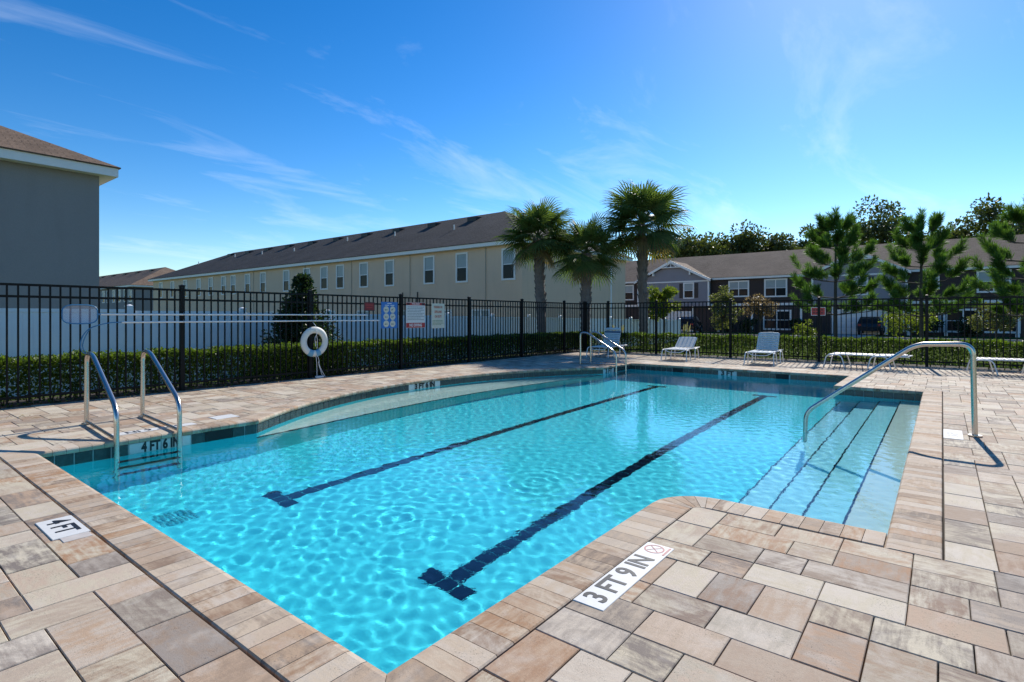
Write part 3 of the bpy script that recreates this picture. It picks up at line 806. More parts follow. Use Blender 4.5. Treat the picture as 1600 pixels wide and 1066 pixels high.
# ------------------------------------------------------------------ leaves
def leaf_quads(P, D, size, rg, width=0.55):
    """one kite-shaped leaf per point, pointing along D"""
    n_ = len(P); D = D / (np.linalg.norm(D, axis=1, keepdims=True) + 1e-9)
    up = rg.normal(size=(n_, 3)); S = np.cross(D, up); S /= (np.linalg.norm(S, axis=1, keepdims=True) + 1e-9)
    L = size[:, None]
    v = np.empty((n_, 4, 3)); v[:, 0] = P; v[:, 1] = P + D * L * 0.5 + S * L * width * 0.5; v[:, 2] = P + D * L; v[:, 3] = P + D * L * 0.5 - S * L * width * 0.5
    return v.reshape(-1, 3), np.arange(n_ * 4).reshape(-1, 4)
def hedge(name, x0, x1, y0, y1, z0, z1, n_, label, seed):
    rg = np.random.default_rng(seed)
    root = empty(name, ((x0 + x1) / 2, (y0 + y1) / 2, z0)); tag(root, label, 'hedge')
    c = np.array([(x0 + x1) / 2, (y0 + y1) / 2, z0])
    P = np.empty((n_, 3)); P[:, 0] = rg.uniform(x0, x1, n_); P[:, 1] = rg.uniform(y0, y1, n_)
    P[:, 2] = z0 + (z1 - z0) * rg.random(n_) ** 0.62
    lx, ly = x1 - x0, y1 - y0
    long = 0 if lx > ly else 1
    bump = 0.02 * np.sin(P[:, long] * 5.1) + 0.018 * np.sin(P[:, long] * 11.3 + 2) + 0.018 * rg.normal(size=n_)
    face = rg.random(n_)
    s = 1 - long; lo, hi = (y0, y1) if s == 1 else (x0, x1)
    P[face < 0.33, s] = lo + np.abs(rg.normal(0, 0.05, (face < 0.33).sum())); 
    top = face > 0.70; P[top, 2] = z1 - np.abs(rg.normal(0, 0.045, top.sum()))
    P[:, 2] += bump * (P[:, 2] - z0) / (z1 - z0)
    D = rg.normal(size=(n_, 3)); D[:, 2] += 0.5
    D[face < 0.33, s] -= 0.9; D[top, 2] += 0.9
    v, f = leaf_quads(P - c, D, rg.uniform(0.035, 0.065, n_), rg, 0.6)
    tag(mesh_obj('foliage', v, f, M_HEDGE, root), kind='stuff')
    st = MB()
    for k in range(int(max(lx, ly) / 0.3)):
        q = [0, 0]; q[long] = (lo, hi)[0] * 0 + ((x0, y0)[long] + 0.15 + 0.3 * k); q[s] = (lo + hi) / 2
        for _ in range(2):
            e = (q[0] + random.uniform(-.15, .15) - c[0], q[1] + random.uniform(-.15, .15) - c[1], random.uniform(.35, .55))
            st.tube([(q[0] - c[0], q[1] - c[1], -0.05), e], [0.012, 0.004], 4)
    tag(st.build('stems', M_BARK, root), kind='stuff')
hedge('hedge', -1.4, 18.3, FY + 0.13, FY + 0.9, -0.02, 0.68, 100000, 'clipped low green hedge behind the fence with the signs', 3)
hedge('hedge', FXR + 0.15, FXR + 0.85, -5.0, FY + 0.9, -0.02, 0.68, 66000, 'clipped low green hedge behind the loungers', 4)

# ------------------------------------------------------------------ signs
SY = FY - 0.028
def sign_board(px0, px1, py0, py1, mat, label, name='pool_sign', plane='y', border=None):
    if plane == 'y':
        xa, xb = on_y(px0, SY), on_y(px1, SY); cxm = (xa + xb) / 2; z1, z0 = z_at(cxm, SY, py0), z_at(cxm, SY, py1)
        M = frame((cxm, SY, (z0 + z1) / 2), (1, 0, 0), (0, 0, 1)); w = xb - xa
    else:
        X = FXR - 0.03; ya, yb = on_x(px0, X), on_x(px1, X); ym = (ya + yb) / 2; z1, z0 = z_at(X, ym, py0), z_at(X, ym, py1)
        M = frame((X, ym, (z0 + z1) / 2), (0, -1, 0), (0, 0, 1)); w = ya - yb
    h = z1 - z0
    root = empty(name, M.translation); root.matrix_world = M; tag(root, label, 'sign', 'signs on the pool fence')
    b = MB(); b.box((-w / 2, -h / 2, -0.004), (w / 2, h / 2, 0.0)); b.build('board', mat, root)
    if border:
        e = MB(); t_ = 0.012
        e.box((-w / 2 - t_, h / 2, -0.005), (w / 2 + t_, h / 2 + t_, 0.002)); e.box((-w / 2 - t_, -h / 2 - t_, -0.005), (w / 2 + t_, -h / 2, 0.002))
        e.box((-w / 2 - t_, -h / 2 + .0005, -0.005), (-w / 2, h / 2 - .0005, 0.002)); e.box((w / 2, -h / 2 + .0005, -0.005), (w / 2 + t_, h / 2 - .0005, 0.002))
        e.build('border', border, root)
    return root, w, h
def T(root, txt, size, mat, x, y, sq=1.0, bold=0.02): text_obj('lettering', txt, size, mat, root, Matrix.Translation((x, y, 0.0016)), bold, 0.0006, sq)
def bar(root, x0, x1, y0, y1, mat, name='print', z=0.001):
    b = MB(); b.box((x0, y0, 0.0002), (x1, y1, z)); return b.build(name, mat, root)
def lines(root, w, ys_, hh, mat, fr=(0.86, 0.8, 0.88, 0.7)):
    b = MB(); rr = random.Random(5)
    for k, y in enumerate(ys_):
        x = -w * 0.43; end = -w * 0.43 + w * fr[k % len(fr)]
        while x < end - 0.02:
            l = rr.uniform(0.018, 0.06); b.box((x, y - hh / 2, 0.0002), (min(x + l, end), y + hh / 2, 0.001)); x += l + 0.011
    b.build('small_print', mat, root)
r_, w, h = sign_board(569.6, 584.6, 473, 485, M_DKRED, 'small dark red sign on fence beside the blue pictogram sign', border=M_LETTER)
bar(r_, -w * .36, w * .36, h * .12, h * .24, M_RED); bar(r_, -w * .30, w * .30, -h * .20, -h * .08, M_RED)
r_, w, h = sign_board(595.7, 621, 472, 513, M_BLUE, 'blue sign with six round white pictograms on fence')
bar(r_, -w * .13, w * .13, h * .43, h * .455, M_WHITE); bar(r_, -w * .28, -w * .02, h * .36, h * .385, M_WHITE); bar(r_, w * .06, w * .30, h * .36, h * .385, M_WHITE)
for i in (-1, 1):
    for j, yy in enumerate((0.21, -0.06, -0.33)):
        b = MB(); cxm, cym, rad = i * w * 0.2, yy * h, w * 0.165
        b.tube([(cxm, cym, 0.0003), (cxm, cym, 0.0014)], rad, 20, smooth=False); p_ = b.build('pictogram', M_CREAM, r_)
        g_ = MB(); a = random.uniform(0, 3)
        g_.tube([(cxm - rad * .35, cym - rad * .1, .0016), (cxm - rad * .35, cym - rad * .1, .0024)], rad * .2, 10, smooth=False)
        g_.tube([(cxm - rad * .25, cym - rad * .1, .002), (cxm + rad * .45 * math.cos(a * .4), cym + rad * .45 * math.sin(a * .4 - .5), .002)], rad * .1, 5)
        g_.build('figure', M_GREYTXT, p_)
r_, w, h = sign_board(634.7, 664, 472.7, 512.5, plain('sign_white', (0.70, 0.69, 0.66), 0.5, var=0.04), 'white pool rules sign with red NO DIVING footer on fence')
bar(r_, -w / 2, w / 2, h * .385, h * .49, M_RED); bar(r_, -w * .46, -w * .32, h * .405, h * .47, M_LETTER, z=.0016); bar(r_, w * .32, w * .46, h * .405, h * .47, M_LETTER, z=.0016)
T(r_, 'POOL RULES', h * .085, M_WHITE, 0, h * .437, 0.8)
lines(r_, w, [h * (.32 - .062 * k) for k in range(9)], h * .022, M_GREYTXT)
bar(r_, -w / 2, w / 2, -h * .49, -h * .30, M_RED); T(r_, 'NO DIVING', h * .155, M_WHITE, 0, -h * .395, 0.80, 0.03)
r_, w, h = sign_board(674.5, 694.6, 474.4, 513, M_CREAM, 'cream WARNING NO LIFEGUARD ON DUTY sign with red letters')
T(r_, 'WARNING NO', h * .135, M_REDTXT, 0, h * .35, 0.52, 0.03); T(r_, 'LIFEGUARD', h * .135, M_REDTXT, 0, h * .16, 0.58, 0.03); T(r_, 'ON DUTY', h * .135, M_REDTXT, 0, -h * .03, 0.62, 0.03)
lines(r_, w, [-h * (.19 + .055 * k) for k in range(4)], h * .022, M_GREENTXT)
r_, w, h = sign_board(1268, 1289, 481, 492.5, M_RED, 'small red sign with white border on fence behind the loungers', plane='x', border=M_WHITE)
for yy in (.2, -.2):
    for k in range(4): bar(r_, -w * .38 + w * .2 * k, -w * .25 + w * .2 * k, h * (yy - .08), h * (yy + .08), M_LETTER)

# ------------------------------------------------------------------ rescue gear on the fence
PY = FY - 0.06
def pole(px0, px1, z, name, label, cat):
    xa, xb = on_y(px0, PY), on_y(px1, PY); root = empty(name, (xa, PY, z)); tag(root, label, cat)
    b = MB(); b.tube([(0, 0, 0), ((xb - xa) * .55, 0, 0.0)], 0.0165, 10); b.tube([((xb - xa) * .55, 0, 0), (xb - xa, 0, 0.0)], 0.0135, 10); b.build('pole', M_WHITE, root)
    g_ = MB(); g_.tube([(xb - xa - .25, 0, 0), (xb - xa + .004, 0, 0)], 0.0185, 10); g_.build('grip', M_ROPE, root)
    for p in (4.09, 6.65):
        if xa < p < xb:
            c_ = MB(); c_.tube(fillet([(p - xa, 0.03, 0.05), (p - xa, -0.01, 0.045), (p - xa, -0.03, -0.005), (p - xa, -0.012, -0.026), (p - xa, 0.012, -0.024)], .02), 0.004, 6); c_.build('hook', M_STEEL, root)
    return root, xa, xb
net, xa, xb = pole(157, 573, 1.378, 'skimmer_net', 'pool skimmer net with pale bag on a long white pole, hung on fence', 'skimmer net')
NW, NH = 0.46, 0.30; fp = []
for k in range(28):
    a = 2 * PI * k / 28; ca, sa = math.cos(a), math.sin(a)
    fp.append((-0.27 + NW / 2 * math.copysign(abs(ca) ** 0.55, ca), -0.01, 0.0 + NH / 2 * math.copysign(abs(sa) ** 0.6, sa)))
b = MB(); b.tube(fp + [fp[0]], 0.009, 8, caps=False); b.tube([(-0.05, -.005, 0), (0.06, 0, 0)], 0.014, 8); b.build('net_frame', M_BLUEPL, net)
t = NT('net_mesh'); bd = t.n('ShaderNodeBsdfDiffuse'); bd.inputs[0].default_value = (0.56, 0.58, 0.70, 1); tp = t.n('ShaderNodeBsdfTransparent'); mx = t.n('ShaderNodeMixShader')
wv_ = t.n('ShaderNodeTexChecker'); t.put(wv_.inputs['Vector'], t.obj()); wv_.inputs['Scale'].default_value = 260
t.put(mx.inputs[0], t.math('ADD', t.math('MULTIPLY', wv_.outputs[1], 0.15), 0.30)); t.t.links.new(tp.outputs[0], mx.inputs[1]); t.t.links.new(bd.outputs[0], mx.inputs[2]); t.t.links.new(mx.outputs[0], t.out.inputs[0])
nv = [(p[0], p[1] + .002, p[2]) for p in fp] + [(-0.27 + (p[0] + .27) * .6, 0.035, p[2] * .6) for p in fp]
mesh_obj('net_bag', nv, [(k, (k + 1) % 28, 28 + (k + 1) % 28, 28 + k) for k in range(28)] + [tuple(range(28, 56))], t.done(), net, True)
crook, xa, xb = pole(190, 592, 1.245, 'rescue_crook', 'blue shepherd crook rescue hook on a long white pole, hung on fence', 'rescue hook')
hk = [(0.02, 0, 0), (-0.12, -.01, 0.0), (-0.3, -.02, -.03), (-0.46, -.02, -.10), (-0.54, -.02, -.22), (-0.57, -.02, -.36), (-0.54, -.02, -.47), (-.49, -.02, -.50)]
b = MB(); b.tube(fillet(hk, .08, 4), 0.0085, 8); b.tube(fillet([(-.44, .012, -.12), (-0.50, 0.012, -.24), (-.53, .012, -.37), (-.51, .012, -.45), (-.47, .01, -.49)], .08, 4), 0.0075, 8); b.build('crook', M_BLUEPL, crook)
# life ring
bx, bz = 6.68, 0.79
ring = empty('life_ring', (bx, FY - 0.13, bz)); tag(ring, 'white ring life buoy with blue bands and rope, hung on fence post', 'life ring')
v, f = [], []; RB, rb, na, nb = 0.258, 0.072, 40, 14
for i in range(na):
    for j in range(nb):
        a, c_ = 2 * PI * i / na, 2 * PI * j / nb; rr = RB + rb * math.cos(c_); v.append((rr * math.sin(a), 0.62 * rb * math.sin(c_), rr * math.cos(a)))
        f.append((i * nb + j, i * nb + (j + 1) % nb, ((i + 1) % na) * nb + (j + 1) % nb, ((i + 1) % na) * nb + j))
mesh_obj('ring', v, f, M_BUOY, ring, True)
for a0 in (163, 203):
    v, f = [], []
    for i in range(6):
        for j in range(nb):
            a, c_ = R(a0 - 12 + 24 * i / 5), 2 * PI * j / nb; rr = RB + (rb + .004) * math.cos(c_); v.append((rr * math.sin(a), 0.62 * (rb + .006) * math.sin(c_), rr * math.cos(a)))
            if i < 5: f.append((i * nb + j, i * nb + (j + 1) % nb, (i + 1) * nb + (j + 1) % nb, (i + 1) * nb + j))
    mesh_obj('band', v, f, plain('light_blue_tape', (0.16, 0.36, 0.50), 0.6), ring, True)
b = MB()
b.tube(fillet([(0, .06, .42), (0.0, -.05, .35), (0.02, -0.07, .16), (-.03, -.06, .1), (-.01, -.06, -.1)], .04), 0.006, 6)
b.tube(fillet([(.015, -.06, .13), (.035, -.06, 0), (.02, -.065, -.15)], .05), .006, 6)
for pts in ([(.0, -.06, -.32), (.02, -.06, -.5), (.04, -.03, -.76)], [(.03, -.07, -.3), (.07, -.07, -.42), (.06, -.07, -.5), (.16, -.06, -.77)], [(.05, -.07, -.44), (.11, -.07, -.6), (.22, -.07, -.78)]):
    b.tube(fillet(pts, .08), .007, 6)
for k in range(5):
    a = k * 1.3; b.tube([(.08 + .10 * math.cos(a + q * .7), -.07 + .05 * math.sin(a + q * .7), -.775 + .006 * k) for q in range(9)], .007, 5)
b.build('rope', M_ROPE, ring)

# ------------------------------------------------------------------ ladders and the stair rail
def ladder(xa, xb, yf, yp, label, skew=0.0):
    root = empty('pool_ladder', (xa, yp, 0)); tag(root, label, 'pool ladder', 'pool ladders')
    for x in (0, xb - xa):
        L_ = yf - yp
        path = fillet([(x + skew, L_, -0.03), (x + skew, L_, 0.885), (x + skew * .85, L_ * .80, 0.885), (x, 0, 0.36), (x, 0, -1.05)], 0.16, 8)
        b = MB(); b.tube(path, 0.0265, 14); recv(b.build('rail', M_STEEL, root))
        b = MB(); b.tube([(x + skew, L_, 0.035), (x, 0.0, 0.035)], 0.018, 10); b.build('deck_bar', M_STEEL, root)
        b = MB(); b.cyl((x + skew, L_), 0.055, 0.003, 0.016, 18); b.build('flange', M_STEEL, root)
        b = MB(); b.tube([(x, 0, -0.98), (x, 0.085, -0.98)], 0.022, 10); recv(b.build('bumper', M_BLACK, root))
    for z in (-0.33, -0.60, -0.87):
        b = MB(); b.cham((-0.0, -0.04, z - 0.02), (xb - xa, 0.04, z + 0.006), 0.004); recv(b.build('tread', M_BLACK, root))
ladder(1.96, 2.57, 8.40, 6.90, 'steel pool ladder standing over the 4 FT 6 IN wall marker', 0.11)
ladder(13.30, 13.87, 8.02, 6.90, 'steel pool ladder at the far corner in front of a raised lounger')
rail = empty('stair_handrail', (8.02, -0.29, 0)); tag(rail, 'single bent steel handrail leading from deck over the pool steps', 'handrail')
b = MB(); b.tube(fillet([(0.0, 0, -0.02), (-0.02, 0.02, 1.035), (-0.03, 0.53, 1.02), (-0.03, 1.69, 0.10), (-0.03, 1.71, -0.76)], 0.125, 9), 0.0275, 16); recv(b.build('rail', M_STEEL, rail))
b = MB(); b.cyl((0, 0), 0.065, 0.004, 0.018, 20); b.build('flange', M_STEEL, rail)

# ------------------------------------------------------------------ loungers
def lounger(x, y, rz, ang, label, mat=M_STRAP, pillow=False):
    root = empty('sun_lounger', (x, y, 0), rz); tag(root, label, 'sun lounger', 'white strap loungers beside the pool')
    HW = 0.31; Z = 0.34
    for s in (-1, 1):
        b = MB(); b.tube([(0.10, s * HW, Z), (1.85, s * HW, Z)], 0.015, 8); b.build('side_rail', M_WHITE, root)
        for (xa, xb) in ((0.02, 0.46), (1.02, 1.46)):
            b = MB(); b.tube(fillet([(xa - .03, s * (HW + .07), 0.003), (xa + .04, s * (HW + .05), Z - .01), (xb - .06, s * (HW + .05), Z - .01), (xb + .02, s * (HW + .07), 0.003)], 0.11, 6), 0.0155, 8); b.build('leg', M_WHITE, root)
    b = MB(); b.tube(fillet([(0.12, -HW, Z), (0.09, -HW * .6, Z - .08), (0.09, HW * .6, Z - .08), (0.12, HW, Z)], .08), 0.013, 8)
    for xx in (0.14, 1.12, 1.82): b.tube([(xx, -HW, Z), (xx, HW, Z)], 0.013, 8)
    b.build('cross_bar', M_WHITE, root)
    for k in range(14):
        xx = 0.17 + 0.066 * k; q = MB(); q.cham((xx, -HW - .012, Z + .012), (xx + .052, HW + .012, Z + .018), .002); q.build('strap', mat, root)
    back = empty('backrest', (1.12, 0, Z), parent=root); back.rotation_euler = (0, -ang, 0)
    b = MB(); b.tube(fillet([(0, -HW + .035, 0.0), (.63, -HW + .035, 0), (.65, 0, 0.0), (.63, HW - .035, 0), (0, HW - .035, 0)], .06), 0.0135, 8); b.build('back_frame', M_WHITE, back)
    for k in range(9):
        xx = 0.03 + 0.066 * k; q = MB(); q.cham((xx, -HW + .02, .012), (xx + .052, HW - .02, .018), .002); q.build('strap', mat, back)
    if ang > 0.2:
        b = MB()
        for s in (-1, 1): b.tube([(1.12 + .42 * math.cos(ang), s * .2, Z + .42 * math.sin(ang) - .015), (1.55, s * .2, Z - .02)], .009, 6)
        b.build('prop', M_WHITE, root)
    if pillow:
        b = MB(); b.tube([(.60, -.28, .045), (.60, -.14, .052), (.60, .14, .052), (.60, .28, .045)], [.03, .045, .045, .03], 10); b.build('head_roll', M_STRAPB, back)
        b = MB(); b.cham((.47, -HW + .02, .019), (.525, HW - .02, .024), .002); b.build('stripe', plain('navy_strap', (0.02, 0.06, 0.13), .5), back)
lounger(15.80, 6.30, 0.10, R(30), 'white strap lounger with its backrest half raised, striped by fence shadow')
lounger(15.95, 3.95, 0.05, R(54), 'strap lounger with pale blue upright backrest in front of the hedge', M_STRAPB)
lounger(15.55, 8.75, 0.10, R(66), 'raised strap lounger with head roll behind the far ladder', M_STRAPB, True)
lounger(16.95, 2.45, -PI / 2 - 0.07, R(2), 'flat white strap lounger lying parallel to the fence, behind the sloping handrail')
lounger(17.0, -0.50, -PI / 2 + 0.05, R(3), 'flat white strap lounger beyond the handrail post, parallel to fence')

# ------------------------------------------------------------------ white vinyl fence
VY = 13.9
vf = empty('vinyl_fence', (0, VY, -0.4)); tag(vf, 'tall white vinyl privacy fence in front of the tan townhouses', 'fence')
vtop = lambda x: 1.51 - 0.0125 * (x - 2.0)
xs_ = [-3.14 + 2.44 * k for k in range(17)]
for k, x in enumerate(xs_):
    zt = vtop(x) + 0.42
    b = MB(); b.box((x - .064, -.064, 0), (x + .064, .064, zt + .05)); b.box((x - .075, -.075, zt + .05), (x + .075, .075, zt + .075))
    b.tube([(x, 0, zt + .075), (x, 0, zt + .10)], [.07, .02], 12); b.build('post', M_VINYL, vf)
    if k == len(xs_) - 1: break
    zt = vtop(x + 1.22) + 0.40
    pn = MB()
    for j in range(15):
        xa = x + .07 + 2.30 * j / 15; pn.cham((xa + .003, -.014, 0.16), (xa + 2.30 / 15 - .003, .014, zt - .07), .003)
    pn.box((x + .065, -.010, .16), (x + 2.375, .010, zt - .08))
    pn.build('panel', M_VINYL, vf)
    for za, zb_ in ((zt - .07, zt), (.05, .155)): r2 = MB(); r2.box((x + .065, -.03, za), (x + 2.375, .03, zb_)); r2.build('rail', M_VINYL, vf)

# ------------------------------------------------------------------ buildings
def window(parent, o, u, w, h, cols=1, trim=0.10, blind=True, shutters=False):
    """window seen from outside; o = centre on the wall, u = direction to the right"""
    M = frame(o, u, (0, 0, 1)); win = empty('window', parent=parent); win.matrix_local = M
    b = MB(); t_ = trim; d = 0.06
    b.box((-w / 2 - t_, h / 2, 0), (w / 2 + t_, h / 2 + t_, d)); b.box((-w / 2 - t_, -h / 2 - t_, 0), (w / 2 + t_, -h / 2, d))
    b.box((-w / 2 - t_, -h / 2 + .001, 0), (-w / 2, h / 2 - .001, d)); b.box((w / 2, -h / 2 + .001, 0), (w / 2 + t_, h / 2 - .001, d))
    b.build('frame', M_TRIM, win)
    m_ = MB(); cw = w / cols
    m_.box((-w / 2 + .001, -.025, .012), (w / 2 - .001, .025, .045))
    for k in range(1, cols): m_.box((-w / 2 + cw * k - .04, -h / 2 + .001, .013), (-w / 2 + cw * k + .04, h / 2 - .001, .05))
    m_.build('sash_bar', M_TRIM, win)
    for k in range(cols):
        xa, xb = -w / 2 + cw * k + .002, -w / 2 + cw * (k + 1) - .002
        for (ya, yb, mm) in ((-h / 2 + .001, -.002, M_GLASS), (.002, h / 2 - .001, M_BLIND if blind else M_GLASS)):
            p_ = MB(); p_.box((xa, ya, .001), (xb, yb, .010)); p_.build('pane', mm, win)
    if shutters:
        for s in (-1, 1):
            q = MB(); xa = s * (w / 2 + t_ + .03); xb = s * (w / 2 + t_ + .45); q.box((min(xa, xb), -h / 2 - .05, 0), (max(xa, xb), h / 2 + .05, .05))
            for k in range(9): q.box((min(xa, xb) + .05, -h / 2 + .05 + k * h / 9, .05), (max(xa, xb) - .05, -h / 2 + .12 + k * h / 9, .06))
            q.build('shutter', M_LETTER, win)
    return win
def hip_roof(parent, x0, x1, y0, y1, ze, rise, oh, mat, fas=0.22):
    X0, X1, Y0, Y1 = x0 - oh, x1 + oh, y0 - oh, y1 + oh
    ew = min(X1 - X0, Y1 - Y0) / 2
    if (Y1 - Y0) >= (X1 - X0): ra, rb = ((X0 + X1) / 2, Y0 + ew), ((X0 + X1) / 2, Y1 - ew)
    else: ra, rb = (X0 + ew, (Y0 + Y1) / 2), (X1 - ew, (Y0 + Y1) / 2)
    zb = ze; zr = ze + rise; e = 0.05
    v = [(X0 - e, Y0 - e, zb), (X1 + e, Y0 - e, zb), (X1 + e, Y1 + e, zb), (X0 - e, Y1 + e, zb), (*ra, zr), (*rb, zr), (X0 - e, Y0 - e, zb - .03), (X1 + e, Y0 - e, zb - .03), (X1 + e, Y1 + e, zb - .03), (X0 - e, Y1 + e, zb - .03)]
    if (Y1 - Y0) >= (X1 - X0): f = [(0, 1, 4), (1, 2, 5, 4), (2, 3, 5), (3, 0, 4, 5)]
    else: f = [(0, 1, 5, 4), (1, 2, 5), (2, 3, 4, 5), (3, 0, 4)]
    f += [(0, 6, 7, 1), (1, 7, 8, 2), (2, 8, 9, 3), (3, 9, 6, 0), (9, 8, 7, 6)]
    rf = mesh_obj('roof', v, f, mat, parent)
    b = MB(); t_ = .03
    b.box((X0, Y0, zb - .03 - fas), (X1, Y0 + t_, zb - .032)); b.box((X0, Y1 - t_, zb - .03 - fas), (X1, Y1, zb - .032))
    b.box((X0, Y0 + t_ + .001, zb - .03 - fas), (X0 + t_, Y1 - t_ - .001, zb - .032)); b.box((X1 - t_, Y0 + t_ + .001, zb - .03 - fas), (X1, Y1 - t_ - .001, zb - .032))
    b.build('fascia', M_TRIM, parent)
    s = MB(); s.box((X0 + t_ + .001, Y0 + t_ + .001, zb - fas - .02), (X1 - t_ - .001, Y1 - t_ - .001, zb - fas + .02)); s.build('soffit', M_TRIM, parent)
    return rf, ra, rb, zr
GZ = -0.42
# the long tan row
def vents(rf, ra, rb, zr, slope, step, xoff):
    y = ra[1] + 2.0
    while y < rb[1] - 1:
        for xo in xoff:
            z = zr - abs(xo) * slope; b = MB()
            b.add([(ra[0] + xo - .35, y - .45, z - .05 - .35 * slope * (1 if xo < 0 else -1)), (ra[0] + xo + .3, y - .45, z + .3 * slope * (1 if xo < 0 else -1)), (ra[0] + xo - .35, y - .45, z + .12), (ra[0] + xo - .35, y + .45, z - .05 - .35 * slope), (ra[0] + xo + .3, y + .45, z + .3 * slope), (ra[0] + xo - .35, y + .45, z + .12)],
                  [(0, 1, 2), (3, 5, 4), (0, 2, 5, 3), (2, 1, 4, 5)])
            b.build('roof_vent', M_LETTER, rf)
        y += step
tan = empty('townhouse_row', (24.9, 18.9, GZ)); tag(tan, 'long tan stucco townhouse row with charcoal hip roof behind the palms', 'building')
tan.matrix_world = Matrix.Translation((0, 0, 0))
b = MB(); b.box((24.9, 18.9, GZ - .1), (37.9, 74.6, 5.62)); b.build('wall', M_TAN, tan)
rf, ra, rb, zr = hip_roof(tan, 24.9, 37.9, 18.9, 74.6, 5.75, 3.35, 0.42, M_ROOFD)
vents(rf, ra, rb, zr, 3.35 / 6.95, 4.3, (-1.1,))
for k in range(7):
    y = 27.5 + 7.1 * k; b = MB(); b.cyl((28.2 + (k % 3) * .5, y), .05, 7.0, 7.9 + (k % 3) * .25, 8); b.build('vent_pipe', M_TRIM, rf)
for px in (795, 722, 671, 609, 569, 532, 507, 480, 448, 411.5, 387.4, 365, 350, 330, 311, 290, 270, 252):
    window(tan, (24.9, on_x(px, 24.9), 4.38), (0, -1, 0), 0.80, 1.66, 1, 0.11)
for y in (22.0, 25.2, 29.5, 33.6, 37.8, 42.0, 47.0): window(tan, (24.9, y, 1.0), (0, -1, 0), 1.3, 1.35, 2, 0.08)
for y in (21.6, 28.4, 35.0, 41.3, 50.0):
    b = MB(); b.tube([(24.84, y, GZ), (24.84, y, 5.5)], .02, 6); b.build('wall_joint', M_TAN2, tan)
for px, z1 in ((629, 2.95), (652.5, 2.95)):
    y = on_x(px, 24.6); b = MB(); b.tube([(24.6, y, GZ), (24.6, y, z1)], .05, 8); b.build('vent_stack', M_BARK, tan)
b = MB(); b.box((on_y(953, 18.9), 18.80, GZ), (on_y(953, 18.9) + .1, 18.895, 5.4)); b.build('downspout', M_VINYL, tan)
# the next row further off
far = empty('townhouse_row', (27.4, 89.6, GZ)); far.matrix_world = Matrix.Identity(4); tag(far, 'distant grey townhouse row with brown hip roof, past the end of the tan row', 'building')
b = MB(); b.box((27.4, 89.6, GZ - .1), (40.0, 150, 5.62)); b.build('wall', M_GREY, far)
rf, ra, rb, zr = hip_roof(far, 27.4, 40.0, 89.6, 150, 5.75, 3.3, .42, M_ROOFR); vents(rf, ra, rb, zr, 3.3 / 6.7, 6.0, (-1.1,))
for px in (204, 196, 187, 178, 169, 162): window(far, (27.4, on_x(px, 27.4), 4.3), (0, -1, 0), 0.9, 1.6, 1, .14)
# the near grey house
gh = empty('grey_house', (-6, 18.9, GZ)); gh.matrix_world = Matrix.Identity(4); tag(gh, 'blue grey stucco house with brown hip roof and white fascia', 'building')
b = MB(); b.box((-14, 18.9, GZ - .1), (4.95, 34.0, 5.40)); b.build('wall', M_GREY, gh)
hip_roof(gh, -14, 4.95, 18.9, 34.0, 5.60, 3.9, 0.36, M_ROOFB, 0.24)

